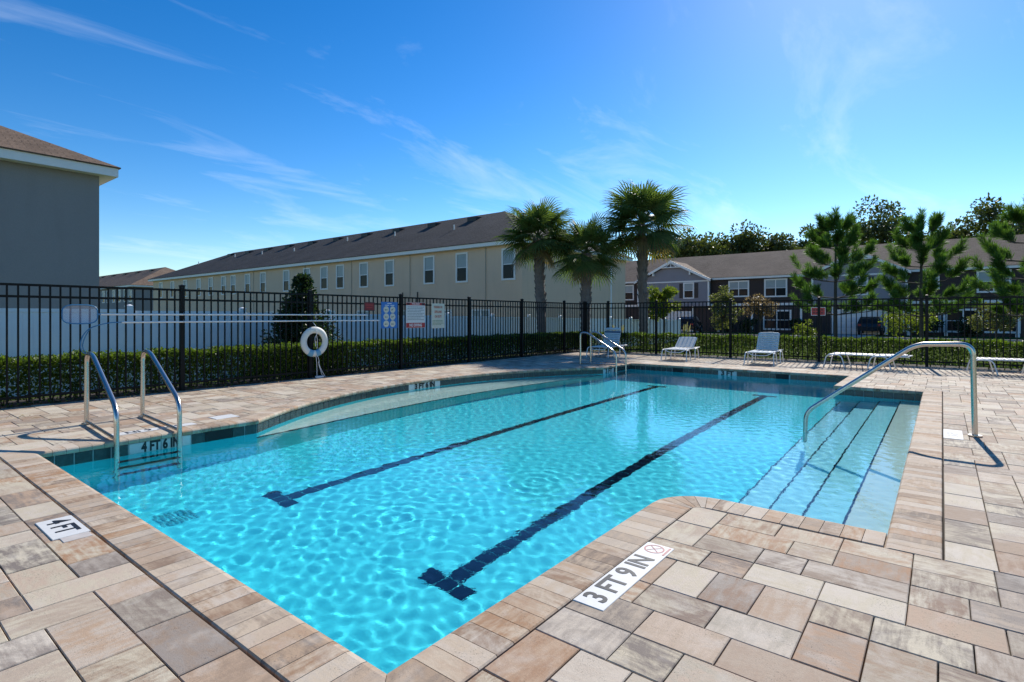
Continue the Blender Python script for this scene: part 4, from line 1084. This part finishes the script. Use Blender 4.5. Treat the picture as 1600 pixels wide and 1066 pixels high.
# the townhouses across the road
tx = 61.0
dt = empty('townhouse_row', (tx, 0, GZ)); dt.matrix_world = Matrix.Identity(4); tag(dt, 'dark brown two storey townhouse row with grey gabled bays across the road', 'building')
Y0, Y1 = -36.0, 46.0
b = MB(); b.box((tx, Y0, GZ - .1), (tx + 12, Y1, 5.35)); b.build('wall', M_SIDED, dt)
sd = MB()
for k in range(24): sd.box((tx - .02, Y0, 2.75 + .108 * k), (tx, Y1, 2.75 + .108 * k + .085))
sd.build('siding', M_SIDED, dt)
bb_ = MB(); bb_.box((tx - .04, Y0, 2.46), (tx - .001, Y1, 2.70)); bb_.build('band', M_TRIM, dt)
hip_roof(dt, tx, tx + 12, Y0, Y1, 5.55, 3.15, 0.45, M_ROOFR)
def bay(ya, yb, win_y):
    x = tx - 0.7; ym = (ya + yb) / 2; hw = abs(yb - ya) / 2
    b = MB(); b.box((x, min(ya, yb), 2.45), (tx - .021, max(ya, yb), 5.3)); b.add([(x, ym - hw, 5.3), (x, ym + hw, 5.3), (x, ym, 5.3 + hw * .5), (tx + 5, ym - hw, 5.3), (tx + 5, ym + hw, 5.3), (tx + 5, ym, 5.3 + hw * .5)], [(0, 2, 1), (0, 3, 5, 2), (1, 2, 5, 4)]); b.build('bay_wall', M_SIDEG, dt)
    r_ = MB(); oh = .35; zp = 5.42 + (hw + oh) * .5; q = .14
    for s in (-1, 1):
        ye = ym + s * (hw + oh); ze_ = 5.42 - .02
        r_.add([(x - .4, ym, zp), (x - .4, ye, ze_), (tx + 5, ye, ze_), (tx + 5, ym, zp), (x - .4, ym, zp - q), (x - .4, ye, ze_ - q), (tx + 5, ye, ze_ - q), (tx + 5, ym, zp - q)], [(0, 1, 2, 3), (4, 7, 6, 5), (1, 5, 6, 2)])
    rr = r_.build('bay_roof', M_ROOFR, dt)
    tr = MB()
    for s in (-1, 1):
        ye = ym + s * (hw + oh); tr.add([(x - .44, ym, zp), (x - .44, ye, 5.4), (x - .44, ye, 5.13), (x - .44, ym, zp - .29), (x - .40, ym, zp), (x - .40, ye, 5.4), (x - .40, ye, 5.13), (x - .40, ym, zp - .29)], [(0, 1, 2, 3), (7, 6, 5, 4), (0, 4, 5, 1), (2, 6, 7, 3), (1, 5, 6, 2)])
    tr.box((x - .05, ym - hw - .05, 5.16), (x - .001, ym + hw + .05, 5.30))
    tr.tube([(x - .36, ym, zp - .2), (x - .36, ym, zp - .85)], .06, 6); tr.tube([(x - .36, ym - 1.1, zp - .80), (x - .36, ym + 1.1, zp - .80)], .07, 6)
    for s in (-1, 1):
        tr.tube([(x - .36, ym + s * .7, zp - .78), (x - .36, ym + s * .1, zp - .35)], .05, 6)
        tr.box((x - .32, ym + s * hw * .52 - .08, 5.42 + hw * .5 * .48 - .45), (x - .002, ym + s * hw * .52 + .08, 5.42 + hw * .5 * .48 - .1))
        tr.box((x - .04, ym + s * hw - .09, 2.47), (x + .04, ym + s * hw + .09, 5.15))
    tr.build('gable_trim', M_TRIM, dt)
    for wy in win_y: window(dt, (x, wy, 4.2), (0, -1, 0), 0.95, 1.55, 1, .14, True, True)
    g_ = MB(); gy0, gy1 = ym - 2.0, ym + 2.0
    g_.box((tx - .08, gy0, GZ), (tx - .03, gy1, 1.9)); gd = g_.build('garage_door', M_TRIM, dt)
    for i in range(4):
        for j in range(4):
            pnl = MB(); pnl.cham((0, 0, 0), (.82, .46, .03), .02); po = pnl.build('door_panel', M_WHITE, gd); po.matrix_local = frame((tx - .08, gy1 - .1 - i * .97, GZ + .06 + j * .57), (0, -1, 0), (0, 0, 1))
    for s in (-1, 1):
        c_ = MB(); c_.box((tx - .16, ym + s * 2.15 - .1, GZ), (tx - .02, ym + s * 2.15 + .1, 2.45)); c_.build('pilaster', M_TRIM, dt)
bay(20.1, 28.4, (22.3,)); bay(2.5, 10.0, (6.0,)); bay(-22.0, -14.0, (-17.0,))
for px0, px1, py0, py1, c_ in ((1139, 1170, 440, 464, 2), (1195, 1229.5, 437, 464, 2), (1446, 1467, 433, 452, 1), (1527, 1579, 424, 457, 2)):
    ya, yb = on_x(px0, tx), on_x(px1, tx); z1, z0 = z_at(tx, ya, py0), z_at(tx, ya, py1)
    window(dt, (tx - .021, (ya + yb) / 2, (z0 + z1) / 2), (0, -1, 0), abs(ya - yb) - .2, z1 - z0 - .2, c_, .15)
for y in (29.9, -8.0, -11.5): window(dt, (tx - .021, y, 4.2), (0, -1, 0), 1.0, 1.6, 1, .14)
for px in (1214, 1330, 1440, 1505, 1560): window(dt, (tx - .002, on_x(px, tx), 0.95), (0, -1, 0), 2.4, 1.75, 2, .16, False)
for px in (1122, 1175, 1252, 1385, 1420, 1478, 1590):
    y = on_x(px, tx - .5); c_ = MB(); c_.box((tx - .6, y - .09, GZ), (tx - .42, y + .09, 2.45)); c_.box((tx - .64, y - .13, GZ), (tx - .38, y + .13, GZ + .3)); c_.build('porch_column', M_TRIM, dt)

# ------------------------------------------------------------------ parked cars
def car(x, y, rz, paint, label):
    root = empty('parked_car', (x, y, -0.35), rz); tag(root, label, 'car', 'cars parked at the townhouses')
    prof = [(-2.25, .38), (-2.3, .75), (-2.2, 1.02), (-1.95, 1.42), (-1.6, 1.62), (0.35, 1.66), (1.15, 1.12), (2.15, .96), (2.32, .72), (2.3, .36)]
    def slab(s, pr):
        return [(px_, s * (0.90 if pz < 1.05 else 0.90 - (pz - 1.05) * .32), pz) for px_, pz in pr]
    A, B = slab(-1, prof), slab(1, prof); m = len(prof)
    mesh_obj('body', A + B, [tuple(range(m)), tuple(range(m, 2 * m))[::-1]] + [(i, m + i, m + (i + 1) % m, (i + 1) % m)[::-1] for i in range(m)], paint, root)
    gl = [(-1.85, 1.12), (-1.62, 1.5), (0.28, 1.55), (0.85, 1.14)]
    for s in (-1, 1):
        v = [(a, s * (0.902 - (c_ - 1.05) * .32 + .004), c_) for a, c_ in gl]; v2 = [(a, b_ - s * .02, c_) for a, b_, c_ in v]
        mesh_obj('side_window', v + v2, [(0, 1, 2, 3), (4, 7, 6, 5), (0, 4, 5, 1), (1, 5, 6, 2), (2, 6, 7, 3), (3, 7, 4, 0)], M_GLASS, root)
    for name, q in (('rear_window', [(-2.19, 1.06), (-1.98, 1.40)]), ('windscreen', [(0.45, 1.60), (1.10, 1.17)])):
        off_ = -.012 if name == 'rear_window' else .02
        v = [(px_ + off_, s * (.80 - (pz - 1.05) * .3), pz + .008) for px_, pz in q for s in (-1, 1)]; v += [(a + (.02 if off_ < 0 else -.02), b_, c_ - .01) for a, b_, c_ in v]
        mesh_obj(name, v, [(0, 1, 3, 2), (4, 6, 7, 5), (0, 2, 6, 4), (1, 5, 7, 3), (0, 4, 5, 1), (2, 3, 7, 6)], M_GLASS, root)
    for s in (-1, 1):
        b = MB(); b.box((-2.34, s * .72 - .12, .82), (-2.2, s * .72 + .12, 1.0)); b.build('tail_lamp', M_TAIL, root)
        b = MB(); b.box((2.18, s * .68 - .15, .72), (2.335, s * .68 + .15, .86)); b.build('headlight', M_GLASS, root)
        for wx in (-1.42, 1.42):
            b = MB(); b.tube([(wx, s * .74, .34), (wx, s * .93, .34)], .34, 20); ty = b.build('wheel', M_TYRE, root)
            b = MB(); b.tube([(wx, s * .92, .34), (wx, s * .945, .34)], [.22, .18], 14); b.build('rim', M_ALLOY, ty)
x, y = at_d(1077, 55); car(x, y, R(8), M_CARP, 'black SUV parked in front of the grey gabled bay by the vinyl fence')
x, y = at_d(1362, 50); car(x, y, R(0), M_CARG, 'charcoal car parked on the driveway behind the pines')

# ------------------------------------------------------------------ palms
def frond_mesh(seed, mat):
    rg = random.Random(seed); b = MB(); Lp = 0.85
    pet = [(0, 0, 0), (Lp * .5, 0, .07), (Lp, 0, .05)]
    b.tube(pet, [.022, .014, .010], 5)
    nl = 30
    for k in range(nl):
        a = R(-128 + 256 * k / (nl - 1)); L = (0.98 - .22 * abs(k - nl / 2) / (nl / 2)) * rg.uniform(.9, 1.06)
        o = Vector((Lp + .12 * math.cos(a) * .5, 0, .05)); d = Vector((math.cos(a), math.sin(a) * .95, -.10 - .18 * abs(math.sin(a)))).normalized()
        side = Vector((-math.sin(a), math.cos(a), 0)); w = .027
        pts = [o, o + d * L * .55, o + d * L * .82 + Vector((0, 0, -L * .03)), o + d * L * rg.uniform(.93, 1.0) + Vector((0, 0, -L * rg.uniform(.04, .26)))]
        ws = [.012, w, w * .62, .003]; zf = Vector((0, 0, .014))
        v = []
        for p, q in zip(pts, ws): v += [p - side * q, p + zf * (q / w), p + side * q]
        f = []
        for i in range(3): f += [(3 * i, 3 * i + 1, 3 * i + 4, 3 * i + 3), (3 * i + 1, 3 * i + 2, 3 * i + 5, 3 * i + 4)]
        b.add(v, f)
    o = b.build('frond', mat); me = o.data; bpy.data.objects.remove(o); return me
FR = [frond_mesh(s, M_PALM) for s in (1, 2, 3)]; FD = [frond_mesh(s, M_PALMDRY) for s in (4, 5)]
def palm(px, d, z_crown, scale, lean, nfr, label, seed, pale=0.0):
    rg = random.Random(seed); x, y = at_d(px, d); z0 = -0.28; root = empty('cabbage_palm', (x, y, z0)); tag(root, label, 'palm tree', 'palms behind the fence corner')
    Ht = z_crown - z0; b = MB(); nr = 46; pts, rad = [], []
    for k in range(nr + 1):
        t_ = k / nr; pts.append((lean[0] * t_ ** 1.4, lean[1] * t_ ** 1.4, Ht * t_))
        base = .195 - .03 * t_ + (.05 * max(0, t_ - .45) if pale else 0); rad.append(base * (1 + (.06 if k % 2 else -.05) * (1 if t_ < .45 else 1.8)) + rg.uniform(-.006, .006))
    b.tube(pts, rad, 14); b.build('trunk', M_PALMT, root)
    bt = MB()
    for k in range(90):
        t_ = rg.uniform(.35, .99); a = rg.uniform(0, 2 * PI); c_ = Vector((lean[0] * t_ ** 1.4, lean[1] * t_ ** 1.4, Ht * t_)); rr = .165 - .02 * t_
        q = c_ + Vector((math.cos(a), math.sin(a), 0)) * rr; e = q + Vector((math.cos(a) * .085, math.sin(a) * .085, rg.uniform(.14, .24)))
        bt.tube([q - Vector((0, 0, .08)), q, e], [.05, .045, .018], 4, smooth=False)
    bt.build('leaf_base', M_PALMT, root)
    ga = PI * (3 - 5 ** .5)
    for k in range(nfr):
        t_ = k / (nfr - 1); el = R(82 - 128 * t_ ** .9 + rg.uniform(-9, 9)); az = k * ga + rg.uniform(-.25, .25)
        me = FD[k % 2] if (t_ > .93) else FR[k % 3]; s = scale * rg.uniform(.88, 1.1) * (0.85 if t_ < .15 else 1)
        o = inst(me, 'frond', (lean[0], lean[1], Ht - .05 + .12 * (1 - t_)), parent=root, scale=(s, s, s))
        o.rotation_mode = 'QUATERNION'
        dvec = Vector((math.cos(el) * math.cos(az), math.cos(el) * math.sin(az), math.sin(el)))
        sd = Vector((-math.sin(az), math.cos(az), 0)); up_ = dvec.cross(sd)
        m3 = Matrix((dvec, sd, up_)).transposed()
        o.rotation_quaternion = m3.to_quaternion() @ Matrix.Rotation(rg.uniform(-.5, .5), 3, 'X').to_quaternion()
palm(847, 22.0, z_at(*at_d(838, 22.0), 372), 0.98, (-0.15, 0.1), 44, 'palm with pale flared upper trunk in front of the tan end window', 21, 1)
palm(914, 21.6, z_at(*at_d(922, 21.6), 396), 0.92, (0.06, -0.05), 40, 'shortest palm with drooping crown, between the two taller palms', 22)
palm(1006, 22.4, z_at(*at_d(1003, 22.4), 352), 1.13, (-0.05, 0.08), 50, 'tallest palm with full round crown in front of the grey gable', 23)

# ------------------------------------------------------------------ young pines
def pine(px, d, py_top, spread, label, seed):
    rg = random.Random(seed); nrg = np.random.default_rng(seed); x, y = at_d(px, d); z0 = -0.36; root = empty('young_pine', (x, y, z0)); tag(root, label, 'pine tree', 'young pines behind the loungers')
    Ht = z_at(x, y, py_top) - z0 - .25; tr = MB(); tr.tube([(0, 0, 0), (.03, .02, Ht * .5), (0, 0, Ht)], [.085, .06, .02], 8); limbs = MB()
    tufts = [(Vector((0, 0, Ht - .25)), Vector((0, 0, 1)), .75)]
    nw = 6
    for k in range(nw):
        t_ = k / (nw - 1); hz = Ht * (.30 + .62 * t_); reach = spread * (1.0 - .72 * t_ ** 1.1); nb_ = 5
        for j in range(nb_):
            a = 2 * PI * j / nb_ + k * 1.1 + rg.uniform(-.3, .3); rc = reach * rg.uniform(.7, 1.1)
            p0 = Vector((0, 0, hz)); p1 = p0 + Vector((math.cos(a), math.sin(a), .12)) * rc * .6; p2 = p0 + Vector((math.cos(a) * rc, math.sin(a) * rc, rc * (.26 + .30 * t_)))
            limbs.tube([p0, p1, p2], [.025, .016, .008], 5)
            tufts.append((p2 - (p2 - p1).normalized() * .1, ((p2 - p1).normalized() + Vector((0, 0, .9))).normalized(), rg.uniform(.45, .68)))
            for _ in range(5):
                q = p0.lerp(p1, rg.uniform(.55, 1.0)) if rg.random() < .45 else p1.lerp(p2, rg.uniform(.05, .8))
                dd = ((p2 - p0).normalized() + Vector((rg.uniform(-.8, .8), rg.uniform(-.8, .8), rg.uniform(.5, 1.2)))).normalized(); L = rg.uniform(.28, .5)
                limbs.tube([q, q + dd * L * .6], [.010, .006], 4); tufts.append((q + dd * .05, dd, L))
    V, F = [], []
    for o, ax, L in tufts:
        n_ = int(300 * L + 60); t_ = nrg.random(n_); A = np.array(ax); P = np.array(o) + A * (t_ * L)[:, None]
        rd = nrg.normal(size=(n_, 3)); rd -= A * (rd @ A)[:, None]; rd /= np.linalg.norm(rd, axis=1, keepdims=True) + 1e-9
        D = A * .85 + rd * nrg.uniform(.3, 1.0, n_)[:, None]; v, f = leaf_quads(P, D, nrg.uniform(.20, .36, n_), nrg, .055)
        F.append(f + sum(len(q) for q in V)); V.append(v)
    tr.build('trunk', M_BARK, root); limbs.build('limbs', M_BARK, root)
    tag(mesh_obj('needles', np.concatenate(V), np.concatenate(F), M_PINE, root), kind='stuff')
pine(1306, 24.0, 338, 2.0, 'young pine with open crown and bare leader behind the red sign', 31)
pine(1440, 23.0, 340, 2.0, 'dense bushy young pine standing behind the bend of the stair rail', 32)
pine(1606, 20.5, 322, 2.1, 'young pine standing in front of the widest double window', 33)

# ------------------------------------------------------------------ leafy trees and shrubs
def leafy(name, px, d, zc, rx, rz, n_, leaf, mat, label, cat, group=None, seed=1, z0=-0.4, blobs=26, trunk=.08, cone=False, xy=None, width=.6):
    rg = np.random.default_rng(seed); rr = random.Random(seed); x, y = xy if xy else at_d(px, d); root = empty(name, (x, y, z0)); tag(root, label, cat, group)
    cz = zc - z0; tb_ = MB(); tb_.tube([(0, 0, -.05), (rr.uniform(-.1, .1) * rx, rr.uniform(-.1, .1) * rx, cz * .5), (0, 0, cz)], [trunk, trunk * .75, trunk * .35], 8)
    V, F, tot = [], [], 0
    for k in range(blobs):
        u = rg.normal(size=3); u /= np.linalg.norm(u)
        if cone:
            h_ = rg.random() ** 1.15; c_ = np.array([u[0], u[1], 0]) * rx * (1 - h_) * .75 + np.array([0, 0, cz - rz + 2 * rz * h_]); br = rx * (.42 * (1 - h_) + .16)
        else:
            rad = rg.uniform(.35, .95); c_ = u * np.array([rx, rx, rz]) * rad * np.array([1, 1, 1]) + np.array([0, 0, cz]); br = rx * rg.uniform(.20, .36)
        tb_.tube([(0, 0, max(.1, cz * .6)), tuple(c_ * .55 + np.array([0, 0, cz * .35])), tuple(c_)], [trunk * .4, trunk * .25, trunk * .08], 5)
        m_ = n_ // blobs; w_ = rg.normal(size=(m_, 3)); w_ /= np.linalg.norm(w_, axis=1, keepdims=True)
        P = c_ + w_ * br * (rg.random((m_, 1)) ** .45) * np.array([1, 1, .8]); D = w_ + rg.normal(size=(m_, 3)) * .7
        v, f = leaf_quads(P, D, rg.uniform(.7, 1.3, m_) * leaf, rg, width); F.append(f + tot); V.append(v); tot += len(v)
    tb_.build('trunk', M_BARK, root)
    tag(mesh_obj('crown', np.concatenate(V), np.concatenate(F), mat, root), kind='stuff')
leafy('evergreen_shrub', 474, 13.6, 0.95, 1.25, 1.30, 26000, .08, M_EVER, 'dark conical evergreen shrub in front of the vinyl fence', 'shrub', seed=41, z0=-.3, blobs=70, cone=True)
leafy('small_tree', 1036, 31, 2.2, 0.85, 1.25, 4200, .20, M_YELLOWG, 'bright yellow green young tree beside the tallest palm trunk', 'tree', seed=42, blobs=22, width=.3)
leafy('small_tree', 1131, 33, 1.95, 0.95, 1.45, 3400, .12, M_OLIVE, 'thin olive green sapling in front of the dark double window', 'tree', seed=43, blobs=30, trunk=.04)
leafy('small_tree', 1188, 36, 2.0, 1.1, .75, 2600, .12, M_PINK, 'sapling with faded pinkish blossom in front of dark siding', 'tree', seed=44, blobs=22, trunk=.04)
leafy('small_tree', 1424, 32, 1.0, 1.35, 0.85, 2000, .13, M_YELLOWG, 'low yellow green sapling with leaning stem beside the bushy pine', 'tree', seed=45, blobs=26, trunk=.035)
leafy('small_tree', 1555, 33, 1.2, 1.4, 0.8, 3600, .13, M_OLIVE, 'low olive sapling with several stems beyond the flat lounger', 'tree', seed=46, blobs=26, trunk=.035)
leafy('small_tree', 1262, 38, .4, .8, 0.6, 1100, .12, M_YELLOWG, 'knee high yellow green shrub below the red sign on the fence', 'shrub', seed=47, blobs=18, trunk=.03)
oaks = [(1075, 92, 11.2, 6.5, 4.2, 'broad dark oak above the grey gable roof, beside the palm crown'), (1150, 96, 11.5, 6.5, 4.8, 'round dark oak behind the ridge, above the sapling with olive leaves'),
        (1215, 94, 11.2, 5.0, 4.2, 'smaller dark oak behind the ridge, between round oak and a sky gap'), (1272, 99, 12.2, 4.8, 5.2, 'narrow thin oak behind the leader of the open pine'),
        (1376, 95, 14.0, 7.2, 7.0, 'tallest rounded oak standing between the open pine and the bushy pine'), (1480, 97, 12.3, 4.8, 4.6, 'low dark oak behind the tip of the bushy pine'),
        (1560, 93, 14.2, 8.0, 7.2, 'wide spreading oak above the brown ridge by the cropped pine'), (1325, 101, 11.0, 5.0, 4.2, 'shaded oak in the dip behind the ridge, between thin oak and tallest oak'), (1435, 100, 11.6, 5.2, 4.6, 'oak behind the bushy pine, joining the tallest oak to the low one'), (1110, 104, 10.6, 7.0, 4.4, 'oak filling the gap between broad oak and round oak'), (1660, 93, 14.0, 6.5, 6.0, 'oak past the end of the wide spreading oak')]
for k, (px, d, zc, rx, rz, lb) in enumerate(oaks):
    leafy('oak_tree', px, d, zc, rx, rz, 9000, .55, M_OAK, lb, 'tree', 'oaks behind the townhouses', seed=60 + k, blobs=44, trunk=.35)
for k, (yy, r_, lb) in enumerate(((18.2, .9, 'dark foundation shrub beside the gabled bay with garage'), (15.8, 1.1, 'dark foundation shrub left of the wide ground floor window'), (11.0, 1.0, 'dark foundation shrub between window and porch column'),
                    (1.0, 1.2, 'dark foundation shrub beyond the bushy pine trunk'), (-1.8, 1.1, 'dark foundation shrub below the widest double window'))):
    leafy('foundation_shrub', 0, 0, GZ + r_ * .75, r_, r_ * .75, 1800, .16, M_EVER, lb, 'shrub', 'shrubs along the townhouse front', seed=80 + k, blobs=16, trunk=.05, xy=(tx - 1.9, yy), z0=GZ)
def grass_clump(px, d, label, seed):
    rg = random.Random(seed); x, y = at_d(px, d); root = empty('ornamental_grass', (x, y, -.2)); tag(root, label, 'grass', 'plumed grasses behind the hedge')
    b = MB(); p = MB()
    for k in range(90):
        a, l, s = rg.uniform(0, 2 * PI), rg.uniform(.6, 1.0), rg.uniform(.1, .5); e = Vector((math.cos(a) * l * s, math.sin(a) * l * s, l)); m_ = e * .55 + Vector((0, 0, .12)); w_ = Vector((-math.sin(a), math.cos(a), 0)) * .008
        b.add([-w_, w_, m_ + w_, m_ - w_, e], [(0, 1, 2, 3), (3, 2, 4)])
    for k in range(5):
        a, s = rg.uniform(0, 2 * PI), rg.uniform(.1, .35); e = Vector((math.cos(a) * s, math.sin(a) * s, rg.uniform(1.0, 1.25)))
        b.tube([(0, 0, 0), e * .8], .004, 4); p.tube([e * .78, e * .92, e * 1.08 + Vector((.03, 0, 0))], [.012, .03, .006], 6)
    b.build('blades', M_GRASSB, root); p.build('plume', M_PLUME, root)
grass_clump(966, 23.5, 'pale plumed grass between the two right hand palm trunks', 91)
grass_clump(1070, 24, 'sparse plumed grass behind the half raised lounger', 92)

# ------------------------------------------------------------------ litter on the paving
rg = random.Random(99); lt = MB()
for (cx_, cy_, m_) in ((0.9, 8.9, 9), (1.6, 9.6, 9), (2.9, 9.3, 6), (4.6, 10.3, 10), (5.6, 10.45, 12), (7.6, 10.5, 7), (9.5, 10.55, 6), (12.1, 10.5, 5), (3.2, 10.4, 8)):
    for _ in range(m_):
        x, y = cx_ + rg.gauss(0, .22), min(10.74, cy_ + rg.gauss(0, .12)); a = rg.uniform(0, PI); l = rg.uniform(.03, .11); z = rg.uniform(.004, .03)
        lt.tube([(x, y, .006), (x + math.cos(a) * l * .5, y + math.sin(a) * l * .5, .008 + z), (x + math.cos(a) * l, y + math.sin(a) * l, .007)], [.002, .0035, .001], 4)
tag(lt.build('plant_litter', M_DRYT), 'dry twigs and leaf scraps scattered on the paving along the fence', 'plant litter', kind='stuff')
